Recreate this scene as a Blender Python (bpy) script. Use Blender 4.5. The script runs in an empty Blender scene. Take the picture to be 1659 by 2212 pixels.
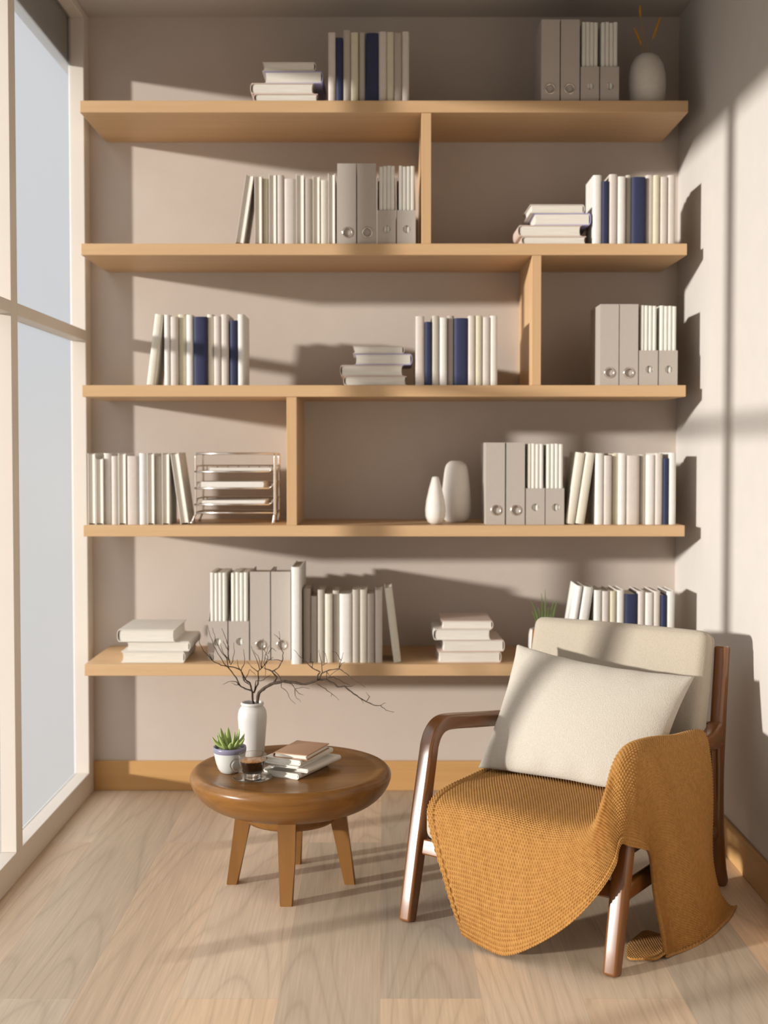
import bpy, bmesh, math, random
import numpy as np
from mathutils import Vector, Matrix, Quaternion

random.seed(7)
rng = np.random.default_rng(7)
SC = bpy.context.scene
COL = SC.collection

# ------------------------------------------------------------------ camera model
FPX = 2620.0
CAMZ = 1.25
PITCH = math.atan(87 / FPX)
_c, _s = math.cos(PITCH), math.sin(PITCH)


def ray(px, py):
    return (px - 830.0, FPX * _c + (1060 - py) * _s, (1060 - py) * _c - FPX * _s)


def P(px, py, Y):
    """world point seen at a photo pixel, at depth Y"""
    d = ray(px, py)
    t = Y / d[1]
    return Vector((d[0] * t, Y, CAMZ + d[2] * t))


def F(px, py, Z):
    d = ray(px, py)
    t = (Z - CAMZ) / d[2]
    return Vector((d[0] * t, d[1] * t, Z))


cam_d = bpy.data.cameras.new('camera')
cam = bpy.data.objects.new('camera', cam_d)
COL.objects.link(cam)
cam.location = (0, 0, CAMZ)
cam.rotation_euler = (math.pi / 2 - PITCH, 0, 0)
cam_d.sensor_fit = 'AUTO'
cam_d.sensor_width = 36
cam_d.lens = 36 * FPX / 2212
cam_d.shift_y = -46 / 2212
cam_d.clip_start = 0.02
cam_d.dof.use_dof = True
cam_d.dof.focus_distance = 3.2
cam_d.dof.aperture_fstop = 2.2
SC.camera = cam


# ------------------------------------------------------------------ materials
def lin(r, g, b):
    f = lambda c: (c / 255 / 12.92) if c / 255 <= 0.04045 else ((c / 255 + 0.055) / 1.055) ** 2.4
    return (f(r), f(g), f(b), 1)


def newmat(name):
    m = bpy.data.materials.new(name)
    m.use_nodes = True
    nt = m.node_tree
    return m, nt, nt.nodes['Principled BSDF'], nt.nodes['Material Output']


def N(nt, kind, **kw):
    n = nt.nodes.new(kind)
    for k, v in kw.items():
        if k.startswith('i_'):
            n.inputs[k[2:].replace('_', ' ')].default_value = v
        else:
            setattr(n, k, v)
    return n


def L(nt, a, b):
    nt.links.new(a, b)


def coords(nt, scale=(1, 1, 1), rot=(0, 0, 0), kind='Object'):
    tc = N(nt, 'ShaderNodeTexCoord')
    mp = N(nt, 'ShaderNodeMapping')
    mp.inputs['Scale'].default_value = scale
    mp.inputs['Rotation'].default_value = rot
    L(nt, tc.outputs[kind], mp.inputs['Vector'])
    return mp.outputs['Vector']


def ramp(nt, fac, stops):
    r = N(nt, 'ShaderNodeValToRGB')
    el = r.color_ramp.elements
    while len(el) < len(stops):
        el.new(0.5)
    for e, (p, c) in zip(el, stops):
        e.position = p
        e.color = c
    L(nt, fac, r.inputs['Fac'])
    return r.outputs['Color']


def bump(nt, bsdf, height, strength=0.3, dist=0.002):
    b = N(nt, 'ShaderNodeBump')
    b.inputs['Strength'].default_value = strength
    b.inputs['Distance'].default_value = dist
    L(nt, height, b.inputs['Height'])
    L(nt, b.outputs['Normal'], bsdf.inputs['Normal'])


def shade(c, k):
    return (c[0] * k, c[1] * k, c[2] * k, 1)


def plain(name, col, rough=0.6, var=0.05, scale=30, bstr=0.05, spec=0.4, coat=0.0, metal=0.0):
    """a painted / paper / plaster surface with a faint mottled variation"""
    m, nt, b, o = newmat(name)
    n = N(nt, 'ShaderNodeTexNoise')
    n.inputs['Scale'].default_value = scale
    n.inputs['Detail'].default_value = 4
    L(nt, coords(nt), n.inputs['Vector'])
    c = ramp(nt, n.outputs['Fac'], [(0.3, shade(col, 1 - var)), (0.7, shade(col, 1 + var))])
    L(nt, c, b.inputs['Base Color'])
    b.inputs['Roughness'].default_value = rough
    b.inputs['Specular IOR Level'].default_value = spec
    b.inputs['Coat Weight'].default_value = coat
    b.inputs['Metallic'].default_value = metal
    if bstr:
        bump(nt, b, n.outputs['Fac'], bstr, 0.001)
    return m


def wood(name, light, dark, rough=0.45, axis=0, freq=26, spec=0.4, coat=0.0, contrast=1.0, kind='Object', rot=(0, 0, 0)):
    """wood with grain running along one object axis"""
    m, nt, b, o = newmat(name)
    sc = [freq, freq, freq]
    sc[axis] = freq * 0.05
    v = coords(nt, tuple(sc), rot, kind)
    n1 = N(nt, 'ShaderNodeTexNoise')
    n1.inputs['Scale'].default_value = 1.0
    n1.inputs['Detail'].default_value = 6
    n1.inputs['Roughness'].default_value = 0.65
    n1.inputs['Distortion'].default_value = 0.6
    L(nt, v, n1.inputs['Vector'])
    c = ramp(nt, n1.outputs['Fac'], [(0.5 - 0.28 / contrast, dark), (0.5 + 0.25 / contrast, light)])
    L(nt, c, b.inputs['Base Color'])
    b.inputs['Roughness'].default_value = rough
    b.inputs['Specular IOR Level'].default_value = spec
    b.inputs['Coat Weight'].default_value = coat
    b.inputs['Coat Roughness'].default_value = 0.25
    bump(nt, b, n1.outputs['Fac'], 0.05, 0.001)
    return m


M = {}
M['wall'] = plain('wall_paint', (0.605, 0.52, 0.45, 1), 0.85, 0.015, 12, 0.03, 0.2)
M['wall_right'] = plain('wall_paint_pale', (0.595, 0.55, 0.505, 1), 0.85, 0.015, 12, 0.03, 0.2)
M['ceiling'] = plain('ceiling_paint', (0.56, 0.51, 0.46, 1), 0.9, 0.01, 8, 0.0, 0.2)
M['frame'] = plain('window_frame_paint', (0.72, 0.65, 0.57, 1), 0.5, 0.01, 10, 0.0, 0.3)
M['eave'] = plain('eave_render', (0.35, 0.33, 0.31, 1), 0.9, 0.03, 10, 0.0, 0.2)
M['oak'] = wood('shelf_oak', (0.66, 0.44, 0.245, 1), (0.56, 0.345, 0.175, 1), 0.5, 0, 22, 0.3)
M['oak_v'] = wood('divider_oak', (0.66, 0.44, 0.245, 1), (0.56, 0.345, 0.175, 1), 0.5, 2, 22, 0.3)
M['skirt'] = wood('baseboard_oak', (0.66, 0.39, 0.16, 1), (0.52, 0.28, 0.10, 1), 0.5, 0, 14, 0.3)
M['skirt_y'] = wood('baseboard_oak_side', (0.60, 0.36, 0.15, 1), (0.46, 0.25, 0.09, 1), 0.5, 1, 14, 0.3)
M['walnut'] = wood('chair_walnut', (0.23, 0.085, 0.019, 1), (0.125, 0.042, 0.009, 1), 0.27, 2, 16, 0.8, 0.0)
M['walnut_y'] = wood('chair_walnut_arm', (0.23, 0.085, 0.019, 1), (0.125, 0.042, 0.009, 1), 0.27, 1, 16, 0.8, 0.0)
M['table'] = wood('table_wood', (0.29, 0.130, 0.030, 1), (0.14, 0.056, 0.012, 1), 0.30, 0, 11, 0.4, 0.0, 1.5)
M['table_leg'] = wood('table_leg_wood', (0.30, 0.14, 0.038, 1), (0.20, 0.088, 0.022, 1), 0.45, 2, 18, 0.4)
BOOK = {
    'w': ('white', (0.76, 0.73, 0.68, 1)),
    'p': ('pale pinkish', (0.63, 0.56, 0.50, 1)),
    't': ('taupe', (0.44, 0.38, 0.33, 1)),
    'g': ('greyish beige', (0.50, 0.45, 0.38, 1)),
    'c': ('cream', (0.72, 0.67, 0.56, 1)),
    'y': ('yellowish cream', (0.62, 0.57, 0.42, 1)),
    'n': ('navy blue', (0.030, 0.036, 0.085, 1)),
    'l': ('lavender-edged white', (0.40, 0.37, 0.62, 1)),
    'r': ('pale rose', (0.66, 0.52, 0.44, 1)),
    'b': ('brown', (0.40, 0.23, 0.14, 1)),
    's': ('off-white', (0.70, 0.66, 0.59, 1)),
}
for k, (nm, c) in BOOK.items():
    M['book_' + k] = plain('book_cover_' + nm.replace(' ', '_').replace('-', '_'), c, 0.6, 0.03, 60, 0.06, 0.3)
# page blocks: fine lines of paper edges
m, nt, b, o = newmat('book_pages')
n = N(nt, 'ShaderNodeTexNoise')
n.inputs['Scale'].default_value = 1.0
n.inputs['Detail'].default_value = 2
L(nt, coords(nt, (900, 12, 12)), n.inputs['Vector'])
L(nt, ramp(nt, n.outputs['Fac'], [(0.3, (0.70, 0.65, 0.56, 1)), (0.7, (0.82, 0.78, 0.70, 1))]), b.inputs['Base Color'])
b.inputs['Roughness'].default_value = 0.8
M['pages'] = m
M['binder'] = plain('binder_grey', (0.47, 0.415, 0.365, 1), 0.6, 0.02, 80, 0.05, 0.3)
M['booklet'] = plain('booklet_paper', (0.76, 0.73, 0.66, 1), 0.6, 0.02, 40, 0.02, 0.3)
M['chrome'] = plain('polished_metal', (0.72, 0.66, 0.60, 1), 0.18, 0.02, 50, 0.0, 0.5, 0, 1.0)
M['paper'] = plain('paper_white', (0.80, 0.76, 0.70, 1), 0.8, 0.02, 60, 0.02, 0.2)
M['ceramic'] = plain('white_ceramic', (0.64, 0.615, 0.58, 1), 0.35, 0.015, 25, 0.03, 0.5)
M['matte_ceramic'] = plain('matte_ceramic', (0.76, 0.71, 0.65, 1), 0.6, 0.02, 40, 0.05, 0.3)
M['stone_ceramic'] = plain('grey_ceramic', (0.70, 0.65, 0.58, 1), 0.6, 0.04, 60, 0.1, 0.3)
M['pot'] = plain('glazed_pot', (0.66, 0.665, 0.63, 1), 0.3, 0.02, 30, 0.03, 0.5)
M['pot_rim'] = plain('lavender_glaze', (0.235, 0.225, 0.31, 1), 0.3, 0.05, 60, 0.03, 0.5)
M['straw'] = plain('dried_grass', (0.62, 0.29, 0.05, 1), 0.9, 0.2, 200, 0.4, 0.1)
M['stem'] = plain('dried_stem', (0.42, 0.25, 0.09, 1), 0.8, 0.1, 80, 0.1, 0.1)
M['leaf'] = plain('succulent_leaf', (0.30, 0.38, 0.12, 1), 0.45, 0.22, 45, 0.05, 0.4)
M['grass'] = plain('plant_leaf', (0.16, 0.27, 0.05, 1), 0.5, 0.2, 60, 0.05, 0.4)
M['bark_dark'] = plain('dark_bark', (0.045, 0.030, 0.020, 1), 0.85, 0.25, 120, 0.4, 0.2)
M['bark'] = plain('grey_brown_bark', (0.085, 0.062, 0.045, 1), 0.85, 0.3, 120, 0.4, 0.2)


def gravel_mat():
    m, nt, b, o = newmat('white_gravel')
    v = N(nt, 'ShaderNodeTexVoronoi')
    v.inputs['Scale'].default_value = 260
    L(nt, coords(nt), v.inputs['Vector'])
    L(nt, ramp(nt, v.outputs['Distance'], [(0.0, (0.85, 0.82, 0.76, 1)), (0.8, (0.45, 0.42, 0.37, 1))]), b.inputs['Base Color'])
    bump(nt, b, v.outputs['Distance'], 0.9, -0.002)
    b.inputs['Roughness'].default_value = 0.8
    return m


M['gravel'] = gravel_mat()


def fabric(name, col, scale=150, strength=0.6):
    m, nt, b, o = newmat(name)
    co = coords(nt)
    n = N(nt, 'ShaderNodeTexNoise')
    n.inputs['Scale'].default_value = scale
    n.inputs['Detail'].default_value = 3
    n.inputs['Distortion'].default_value = 0.2
    L(nt, co, n.inputs['Vector'])
    L(nt, ramp(nt, n.outputs['Fac'], [(0.3, shade(col, 0.93)), (0.7, shade(col, 1.05))]), b.inputs['Base Color'])
    bump(nt, b, n.outputs['Fac'], strength, 0.004)
    b.inputs['Roughness'].default_value = 0.95
    b.inputs['Specular IOR Level'].default_value = 0.15
    b.inputs['Sheen Weight'].default_value = 0.15
    return m


M['cushion'] = fabric('chair_boucle', (0.47, 0.405, 0.32, 1), 320, 0.4)
M['pillow'] = fabric('pillow_boucle', (0.57, 0.52, 0.44, 1), 300, 0.4)
M['piping'] = plain('piping_cloth', (0.50, 0.43, 0.34, 1), 0.9, 0.03, 100, 0.1, 0.1)

# woven blanket: ochre yarn, shape comes from the mesh, a little yarn-to-yarn colour variation
m, nt, b, o = newmat('ochre_weave')
n = N(nt, 'ShaderNodeTexNoise')
n.inputs['Scale'].default_value = 90
n.inputs['Detail'].default_value = 3
L(nt, coords(nt), n.inputs['Vector'])
L(nt, ramp(nt, n.outputs['Fac'], [(0.25, (0.35, 0.162, 0.036, 1)), (0.75, (0.46, 0.232, 0.062, 1))]), b.inputs['Base Color'])
b.inputs['Roughness'].default_value = 0.75
b.inputs['Specular IOR Level'].default_value = 0.25
b.inputs['Sheen Weight'].default_value = 0.1
M['blanket'] = m

# floor planks
m, nt, b, o = newmat('oak_planks')
tc = N(nt, 'ShaderNodeTexCoord')
mp = N(nt, 'ShaderNodeMapping')
mp.inputs['Rotation'].default_value = (0, 0, math.pi / 2)
mp.inputs['Location'].default_value = (0.33, 0.009, 0)
L(nt, tc.outputs['Object'], mp.inputs['Vector'])
br = N(nt, 'ShaderNodeTexBrick')
br.offset = 0.37
br.offset_frequency = 2
br.squash = 1.0
for k, v in {'Scale': 1.0, 'Mortar Size': 0.0004, 'Mortar Smooth': 0.1, 'Bias': 0.0, 'Brick Width': 1.75, 'Row Height': 0.231}.items():
    br.inputs[k].default_value = v
br.inputs['Color1'].default_value = (0, 0, 0, 1)
br.inputs['Color2'].default_value = (1, 1, 1, 1)
br.inputs['Mortar'].default_value = (0.5, 0.5, 0.5, 1)
L(nt, mp.outputs['Vector'], br.inputs['Vector'])
sepc = N(nt, 'ShaderNodeSeparateColor')
L(nt, br.outputs['Color'], sepc.inputs['Color'])
wv = N(nt, 'ShaderNodeMath', operation='MULTIPLY')
L(nt, sepc.outputs['Red'], wv.inputs[0])
wv.inputs[1].default_value = 37.0
mp2 = N(nt, 'ShaderNodeMapping')
mp2.inputs['Scale'].default_value = (3.6, 0.42, 1)
L(nt, tc.outputs['Object'], mp2.inputs['Vector'])
g1 = N(nt, 'ShaderNodeTexNoise', noise_dimensions='4D')
g1.inputs['Scale'].default_value = 1.0
g1.inputs['Detail'].default_value = 1.5
g1.inputs['Roughness'].default_value = 0.4
L(nt, mp2.outputs['Vector'], g1.inputs['Vector'])
L(nt, wv.outputs[0], g1.inputs['W'])
ml = N(nt, 'ShaderNodeMath', operation='MULTIPLY')
L(nt, g1.outputs['Fac'], ml.inputs[0])
ml.inputs[1].default_value = 21.0
fr = N(nt, 'ShaderNodeMath', operation='FRACT')
L(nt, ml.outputs[0], fr.inputs[0])
ring = ramp(nt, fr.outputs[0], [(0.0, (0.84, 0.83, 0.815, 1)), (0.12, (0.95, 0.95, 0.945, 1)), (0.6, (1, 1, 1, 1)), (0.88, (0.95, 0.95, 0.94, 1)), (1.0, (0.84, 0.83, 0.815, 1))])
mp3 = N(nt, 'ShaderNodeMapping')
mp3.inputs['Scale'].default_value = (170, 5, 1)
L(nt, tc.outputs['Object'], mp3.inputs['Vector'])
g2 = N(nt, 'ShaderNodeTexNoise')
g2.inputs['Scale'].default_value = 1.0
g2.inputs['Detail'].default_value = 3
L(nt, mp3.outputs['Vector'], g2.inputs['Vector'])
fine = ramp(nt, g2.outputs['Fac'], [(0.3, (0.88, 0.88, 0.88, 1)), (0.7, (1.05, 1.05, 1.05, 1))])
base = ramp(nt, sepc.outputs['Red'], [(0.0, (0.57, 0.475, 0.37, 1)), (0.3, (0.73, 0.57, 0.405, 1)), (0.7, (0.83, 0.61, 0.415, 1)), (1.0, (0.74, 0.605, 0.46, 1))])
mx1 = N(nt, 'ShaderNodeMix', data_type='RGBA', blend_type='MULTIPLY')
mx1.inputs['Factor'].default_value = 1
L(nt, base, mx1.inputs['A'])
L(nt, ring, mx1.inputs['B'])
mx2 = N(nt, 'ShaderNodeMix', data_type='RGBA', blend_type='MULTIPLY')
mx2.inputs['Factor'].default_value = 1
L(nt, mx1.outputs['Result'], mx2.inputs['A'])
L(nt, fine, mx2.inputs['B'])
mx3 = N(nt, 'ShaderNodeMix', data_type='RGBA', blend_type='MIX')
L(nt, br.outputs['Fac'], mx3.inputs['Factor'])
L(nt, mx2.outputs['Result'], mx3.inputs['A'])
mx3.inputs['B'].default_value = (0.50, 0.385, 0.28, 1)
L(nt, mx3.outputs['Result'], b.inputs['Base Color'])
b.inputs['Roughness'].default_value = 0.5
b.inputs['Specular IOR Level'].default_value = 0.3
bump(nt, b, g2.outputs['Fac'], 0.04, 0.001)
M['floor'] = m

# window panes: translucent white film on glass that glows where daylight falls on it
m, nt, b, o = newmat('frosted_pane')
nt.nodes.remove(b)
tr = N(nt, 'ShaderNodeBsdfTransparent')
tr.inputs['Color'].default_value = (0.985, 0.985, 0.985, 1)
tl = N(nt, 'ShaderNodeBsdfTranslucent')
tl.inputs['Color'].default_value = (0.70, 0.72, 0.74, 1)
df = N(nt, 'ShaderNodeBsdfDiffuse')
df.inputs['Color'].default_value = (0.5, 0.5, 0.5, 1)
a = N(nt, 'ShaderNodeMixShader')
a.inputs[0].default_value = 0.25
L(nt, tl.outputs[0], a.inputs[1])
L(nt, df.outputs[0], a.inputs[2])
mx = N(nt, 'ShaderNodeMixShader')
mx.inputs[0].default_value = 0.17
L(nt, tr.outputs[0], mx.inputs[1])
L(nt, a.outputs[0], mx.inputs[2])
L(nt, mx.outputs[0], o.inputs['Surface'])
M['pane'] = m


m, nt, b, o = newmat('clear_glass')
nt.nodes.remove(b)
gb = N(nt, 'ShaderNodeBsdfGlass')
gb.inputs['IOR'].default_value = 1.45
gb.inputs['Roughness'].default_value = 0.0
gb.inputs['Color'].default_value = (0.97, 0.97, 0.96, 1)
tr = N(nt, 'ShaderNodeBsdfTransparent')
tr.inputs['Color'].default_value = (0.97, 0.97, 0.96, 1)
mx = N(nt, 'ShaderNodeMixShader')
mx.inputs[0].default_value = 0.85
L(nt, tr.outputs[0], mx.inputs[1])
L(nt, gb.outputs[0], mx.inputs[2])
L(nt, mx.outputs[0], o.inputs['Surface'])
M['glass'] = m
m, nt, b, o = newmat('solid_glass')
b.inputs['Transmission Weight'].default_value = 1.0
b.inputs['Roughness'].default_value = 0.02
b.inputs['IOR'].default_value = 1.45
b.inputs['Base Color'].default_value = (0.97, 0.96, 0.94, 1)
M['glass_solid'] = m
M['coffee'] = plain('black_coffee', (0.035, 0.012, 0.005, 1), 0.08, 0.3, 60, 0.0, 0.5)
m, nt, b, o = newmat('coffee_crema')
n = N(nt, 'ShaderNodeTexNoise')
n.inputs['Scale'].default_value = 55
n.inputs['Distortion'].default_value = 2.5
L(nt, coords(nt), n.inputs['Vector'])
L(nt, ramp(nt, n.outputs['Fac'], [(0.42, (0.42, 0.155, 0.04, 1)), (0.6, (0.72, 0.38, 0.17, 1))]), b.inputs['Base Color'])
b.inputs['Roughness'].default_value = 0.15
M['crema'] = m

# ------------------------------------------------------------------ object helpers
ROOM = []


def mesh_obj(name, bm, mat, parent=None, smooth=False, angle=None):
    me = bpy.data.meshes.new(name)
    if not isinstance(bm, bmesh.types.BMesh):
        bm = bm.bm
    bmesh.ops.recalc_face_normals(bm, faces=bm.faces[:])
    bm.to_mesh(me)
    bm.free()
    me.materials.append(mat)
    if smooth:
        me.polygons.foreach_set('use_smooth', [True] * len(me.polygons))
        if angle:
            me.set_sharp_from_angle(angle=math.radians(angle))
    ob = bpy.data.objects.new(name, me)
    COL.objects.link(ob)
    if parent is not None:
        ob.parent = parent
    return ob


def thing(name, label, cat, mat4=None, group=None):
    e = bpy.data.objects.new(name, None)
    COL.objects.link(e)
    e.empty_display_size = 0.05
    e['label'] = label
    e['category'] = cat
    if group:
        e['group'] = group
    if mat4 is not None:
        e.matrix_world = mat4
    return e


def tag(o, label, cat, group=None):
    o['label'] = label
    o['category'] = cat
    if group:
        o['group'] = group
    return o


def struct(o):
    o['kind'] = 'structure'
    return o


class B:
    """collects geometry for one mesh"""

    def __init__(self):
        self.bm = bmesh.new()

    def box(self, x0, x1, y0, y1, z0, z1, bev=0.0, seg=2):
        t = bmesh.new()
        bmesh.ops.create_cube(t, size=1)
        for v in t.verts:
            v.co = Vector(((x0 + x1) / 2 + v.co.x * (x1 - x0), (y0 + y1) / 2 + v.co.y * (y1 - y0), (z0 + z1) / 2 + v.co.z * (z1 - z0)))
        if bev:
            bmesh.ops.bevel(t, geom=t.edges[:], offset=bev, segments=seg, affect='EDGES', profile=0.5)
        self.add(t)
        return self

    def add(self, t, mat=None):
        off = [self.bm.verts.new(mat @ v.co if mat else v.co) for v in t.verts]
        t.verts.index_update()
        for f in t.faces:
            try:
                self.bm.faces.new([off[v.index] for v in f.verts])
            except ValueError:
                pass
        t.free()

    def prism(self, pts, z0, z1, axis='z'):
        """closed 2-D outline extruded; axis is the extrusion direction"""
        def mk(p, h):
            if axis == 'z':
                return Vector((p[0], p[1], h))
            if axis == 'x':
                return Vector((h, p[0], p[1]))
            return Vector((p[0], h, p[1]))
        a = [self.bm.verts.new(mk(p, z0)) for p in pts]
        b = [self.bm.verts.new(mk(p, z1)) for p in pts]
        n = len(pts)
        self.bm.faces.new(a)
        self.bm.faces.new(b[::-1])
        for i in range(n):
            self.bm.faces.new((a[i], a[(i + 1) % n], b[(i + 1) % n], b[i]))
        return self

    def lathe(self, prof, n=48, cap0=True, cap1=True, center=(0, 0, 0), shape=None):
        rings = []
        cx, cy, cz = center
        for r, z in prof:
            if r < 1e-6:
                rings.append([self.bm.verts.new((cx, cy, cz + z))])
            else:
                rings.append([self.bm.verts.new((cx + r * math.cos(2 * math.pi * i / n), cy + r * math.sin(2 * math.pi * i / n), cz + z)) for i in range(n)])
        for a, b in zip(rings, rings[1:]):
            for i in range(n):
                j = (i + 1) % n
                if len(a) == 1 and len(b) == 1:
                    continue
                if len(a) == 1:
                    self.bm.faces.new((a[0], b[i], b[j]))
                elif len(b) == 1:
                    self.bm.faces.new((a[i], a[j], b[0]))
                else:
                    self.bm.faces.new((a[i], a[j], b[j], b[i]))
        if cap0 and len(rings[0]) > 1:
            self.bm.faces.new(rings[0][::-1])
        if cap1 and len(rings[-1]) > 1:
            self.bm.faces.new(rings[-1])
        return self

    def tube(self, pts, r, n=10, closed=False, cap=True):
        """round tube along points, r a number or a list"""
        pts = [Vector(p) for p in pts]
        k = len(pts)
        rs = r if isinstance(r, (list, tuple)) else [r] * k
        rings = []
        nrm = None
        for i, p in enumerate(pts):
            if closed:
                t = (pts[(i + 1) % k] - pts[i - 1])
            else:
                t = pts[min(i + 1, k - 1)] - pts[max(i - 1, 0)]
            if t.length < 1e-9:
                t = Vector((0, 0, 1))
            t.normalize()
            if nrm is None:
                ref = Vector((0, 0, 1)) if abs(t.z) < 0.9 else Vector((1, 0, 0))
                nrm = (ref - t * ref.dot(t)).normalized()
            else:
                nrm = nrm - t * nrm.dot(t)
                if nrm.length < 1e-6:
                    nrm = t.orthogonal()
                nrm.normalize()
            bi = t.cross(nrm)
            rings.append([self.bm.verts.new(p + (nrm * math.cos(2 * math.pi * q / n) + bi * math.sin(2 * math.pi * q / n)) * rs[i]) for q in range(n)])
        rng_ = range(k) if closed else range(k - 1)
        for i in rng_:
            a, b2 = rings[i], rings[(i + 1) % k]
            for q in range(n):
                self.bm.faces.new((a[q], a[(q + 1) % n], b2[(q + 1) % n], b2[q]))
        if cap and not closed:
            self.bm.faces.new(rings[0][::-1])
            self.bm.faces.new(rings[-1])
        return self

    def sweep(self, pts, side, hw, hn, n=20, pw=4.0, cap=True, rnd=(True, True)):
        """superelliptic bar along pts; side is the constant half-width direction; hw/hn per point"""
        pts = [Vector(p) for p in pts]
        k = len(pts)
        side = Vector(side).normalized()
        hw = hw if isinstance(hw, (list, tuple)) else [hw] * k
        hn = hn if isinstance(hn, (list, tuple)) else [hn] * k
        stations = []
        for i, p in enumerate(pts):
            t = (pts[min(i + 1, k - 1)] - pts[max(i - 1, 0)]).normalized()
            stations.append((p, t, hw[i], hn[i]))
        rd = 0.008
        full = []
        for i, (p, t, a, b2) in enumerate(stations):
            if i == 0 and rnd[0]:
                for q in (0, 0.3, 0.65):
                    f = 1 - rd / max(a, b2) * (1 - math.sqrt(1 - (1 - q) ** 2))
                    full.append((p + t * rd * q, t, a * f, b2 * f))
                full.append((p + t * rd, t, a, b2))
            elif i == k - 1 and rnd[1]:
                full.append((p - t * rd, t, a, b2))
                for q in (0.65, 0.3, 0):
                    f = 1 - rd / max(a, b2) * (1 - math.sqrt(1 - (1 - q) ** 2))
                    full.append((p - t * rd * q, t, a * f, b2 * f))
            else:
                full.append((p, t, a, b2))
        rings = []
        for p, t, a, b2 in full:
            sd = (side - t * side.dot(t)).normalized()
            nm = t.cross(sd)
            ring = []
            if pw >= 5:
                cr_ = min(a, b2) * 0.42
                for cxs, cys, a0 in ((1, 1, 0), (-1, 1, 90), (-1, -1, 180), (1, -1, 270)):
                    for q in range(7):
                        th = math.radians(a0 + 15 * q)
                        ring.append(self.bm.verts.new(p + sd * (cxs * (a - cr_) + cr_ * math.cos(th)) + nm * (cys * (b2 - cr_) + cr_ * math.sin(th))))
            else:
                for q in range(n):
                    th = 2 * math.pi * q / n
                    c, s = math.cos(th), math.sin(th)
                    ring.append(self.bm.verts.new(p + sd * (a * math.copysign(abs(c) ** (2 / pw), c)) + nm * (b2 * math.copysign(abs(s) ** (2 / pw), s))))
            rings.append(ring)
        for a, b2 in zip(rings, rings[1:]):
            m_ = len(a)
            for q in range(m_):
                self.bm.faces.new((a[q], a[(q + 1) % m_], b2[(q + 1) % m_], b2[q]))
        if cap:
            self.bm.faces.new(rings[0][::-1])
            self.bm.faces.new(rings[-1])
        return self


def rot_z(loc, a):
    return Matrix.Translation(loc) @ Matrix.Rotation(a, 4, 'Z')


def smooth_path(pts, n=8):
    """Catmull-Rom through points"""
    pts = [Vector(p) for p in pts]
    out = []
    for i in range(len(pts) - 1):
        p0 = pts[max(i - 1, 0)]
        p1, p2 = pts[i], pts[i + 1]
        p3 = pts[min(i + 2, len(pts) - 1)]
        for q in range(n):
            t = q / n
            out.append(0.5 * ((2 * p1) + (p2 - p0) * t + (2 * p0 - 5 * p1 + 4 * p2 - p3) * t * t + (3 * p1 - p0 - 3 * p2 + p3) * t ** 3))
    out.append(pts[-1])
    return out


# ------------------------------------------------------------------ the room
RX = 1.066
WY = 4.431
CEIL = 2.813
NEAR = -1.62
struct(mesh_obj('floor', B().box(-1.120, RX + 0.1, NEAR - 0.1, WY + 0.1, -0.08, 0), M['floor']))
struct(mesh_obj('ceiling', B().box(-1.2, RX + 0.1, NEAR - 0.1, WY + 0.1, CEIL, CEIL + 0.12), M['ceiling']))
struct(mesh_obj('wall_back', B().box(-1.120, RX + 0.1, WY, WY + 0.1, 0.0, CEIL), M['wall']))
struct(mesh_obj('wall_right', B().box(RX, RX + 0.1, NEAR, WY, 0.0, CEIL), M['wall_right']))
bb = B()
bb.box(-1.2, -0.9, NEAR - 0.1, NEAR, 0.0, CEIL).box(0.9, RX + 0.1, NEAR - 0.1, NEAR, 0.0, CEIL)
bb.box(-0.9, 0.9, NEAR - 0.1, NEAR, 0.0, CEIL)
struct(mesh_obj('wall_front', bb, M['wall_right']))
struct(mesh_obj('baseboard_back', B().box(-RX, RX, WY - 0.012, WY, 0.0, 0.11, 0.003), M['skirt']))
struct(mesh_obj('baseboard_right', B().box(RX - 0.012, RX, NEAR, WY - 0.012, 0.0, 0.11, 0.003), M['skirt_y']))
struct(mesh_obj('trim_1', B().box(-1.120, -RX, 4.352, WY, 0.0, CEIL, 0.002), M['frame']))            # corner post of the glazing
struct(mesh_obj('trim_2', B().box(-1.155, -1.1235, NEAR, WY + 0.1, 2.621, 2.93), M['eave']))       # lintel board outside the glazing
FD = -1.120   # outer face of the frame
PX = -1.114   # pane plane
mull = [3.485] + [2.643 - 0.86 * i for i in range(6)]
for i, y0 in enumerate(mull):
    struct(mesh_obj('trim_%d' % (i + 3), B().box(FD, -RX, y0, y0 + 0.059, 0.083, CEIL, 0.002), M['frame']))
ends = [4.352] + mull
for i in range(7):
    ya, yb = ends[i + 1] + 0.059, ends[i]
    w = struct(bpy.data.objects.new('window_%d' % (i + 1), None))
    COL.objects.link(w)
    w.location = (PX, ya, 0)
    T = lambda bm_: bm_
    for nm, bx in (('sill', (FD, -RX, ya - 0.059, yb, 0.0, 0.083)), ('transom', (FD, -RX, ya, yb, 1.642, 1.679)),
                   ('head', (FD, -RX, ya, yb, CEIL - 0.03, CEIL))):
        x0, x1, y0, y1, z0, z1 = bx
        mesh_obj(nm, B().box(x0 - PX, x1 - PX, y0 - ya, y1 - ya, z0, z1, 0.002), M['frame'], w)
    for z0, z1 in ((0.083, 1.642), (1.679, CEIL - 0.03)):
        mesh_obj('pane', B().box(-0.003, 0.003, 0, yb - ya, z0, z1), M['pane'], w)

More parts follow.
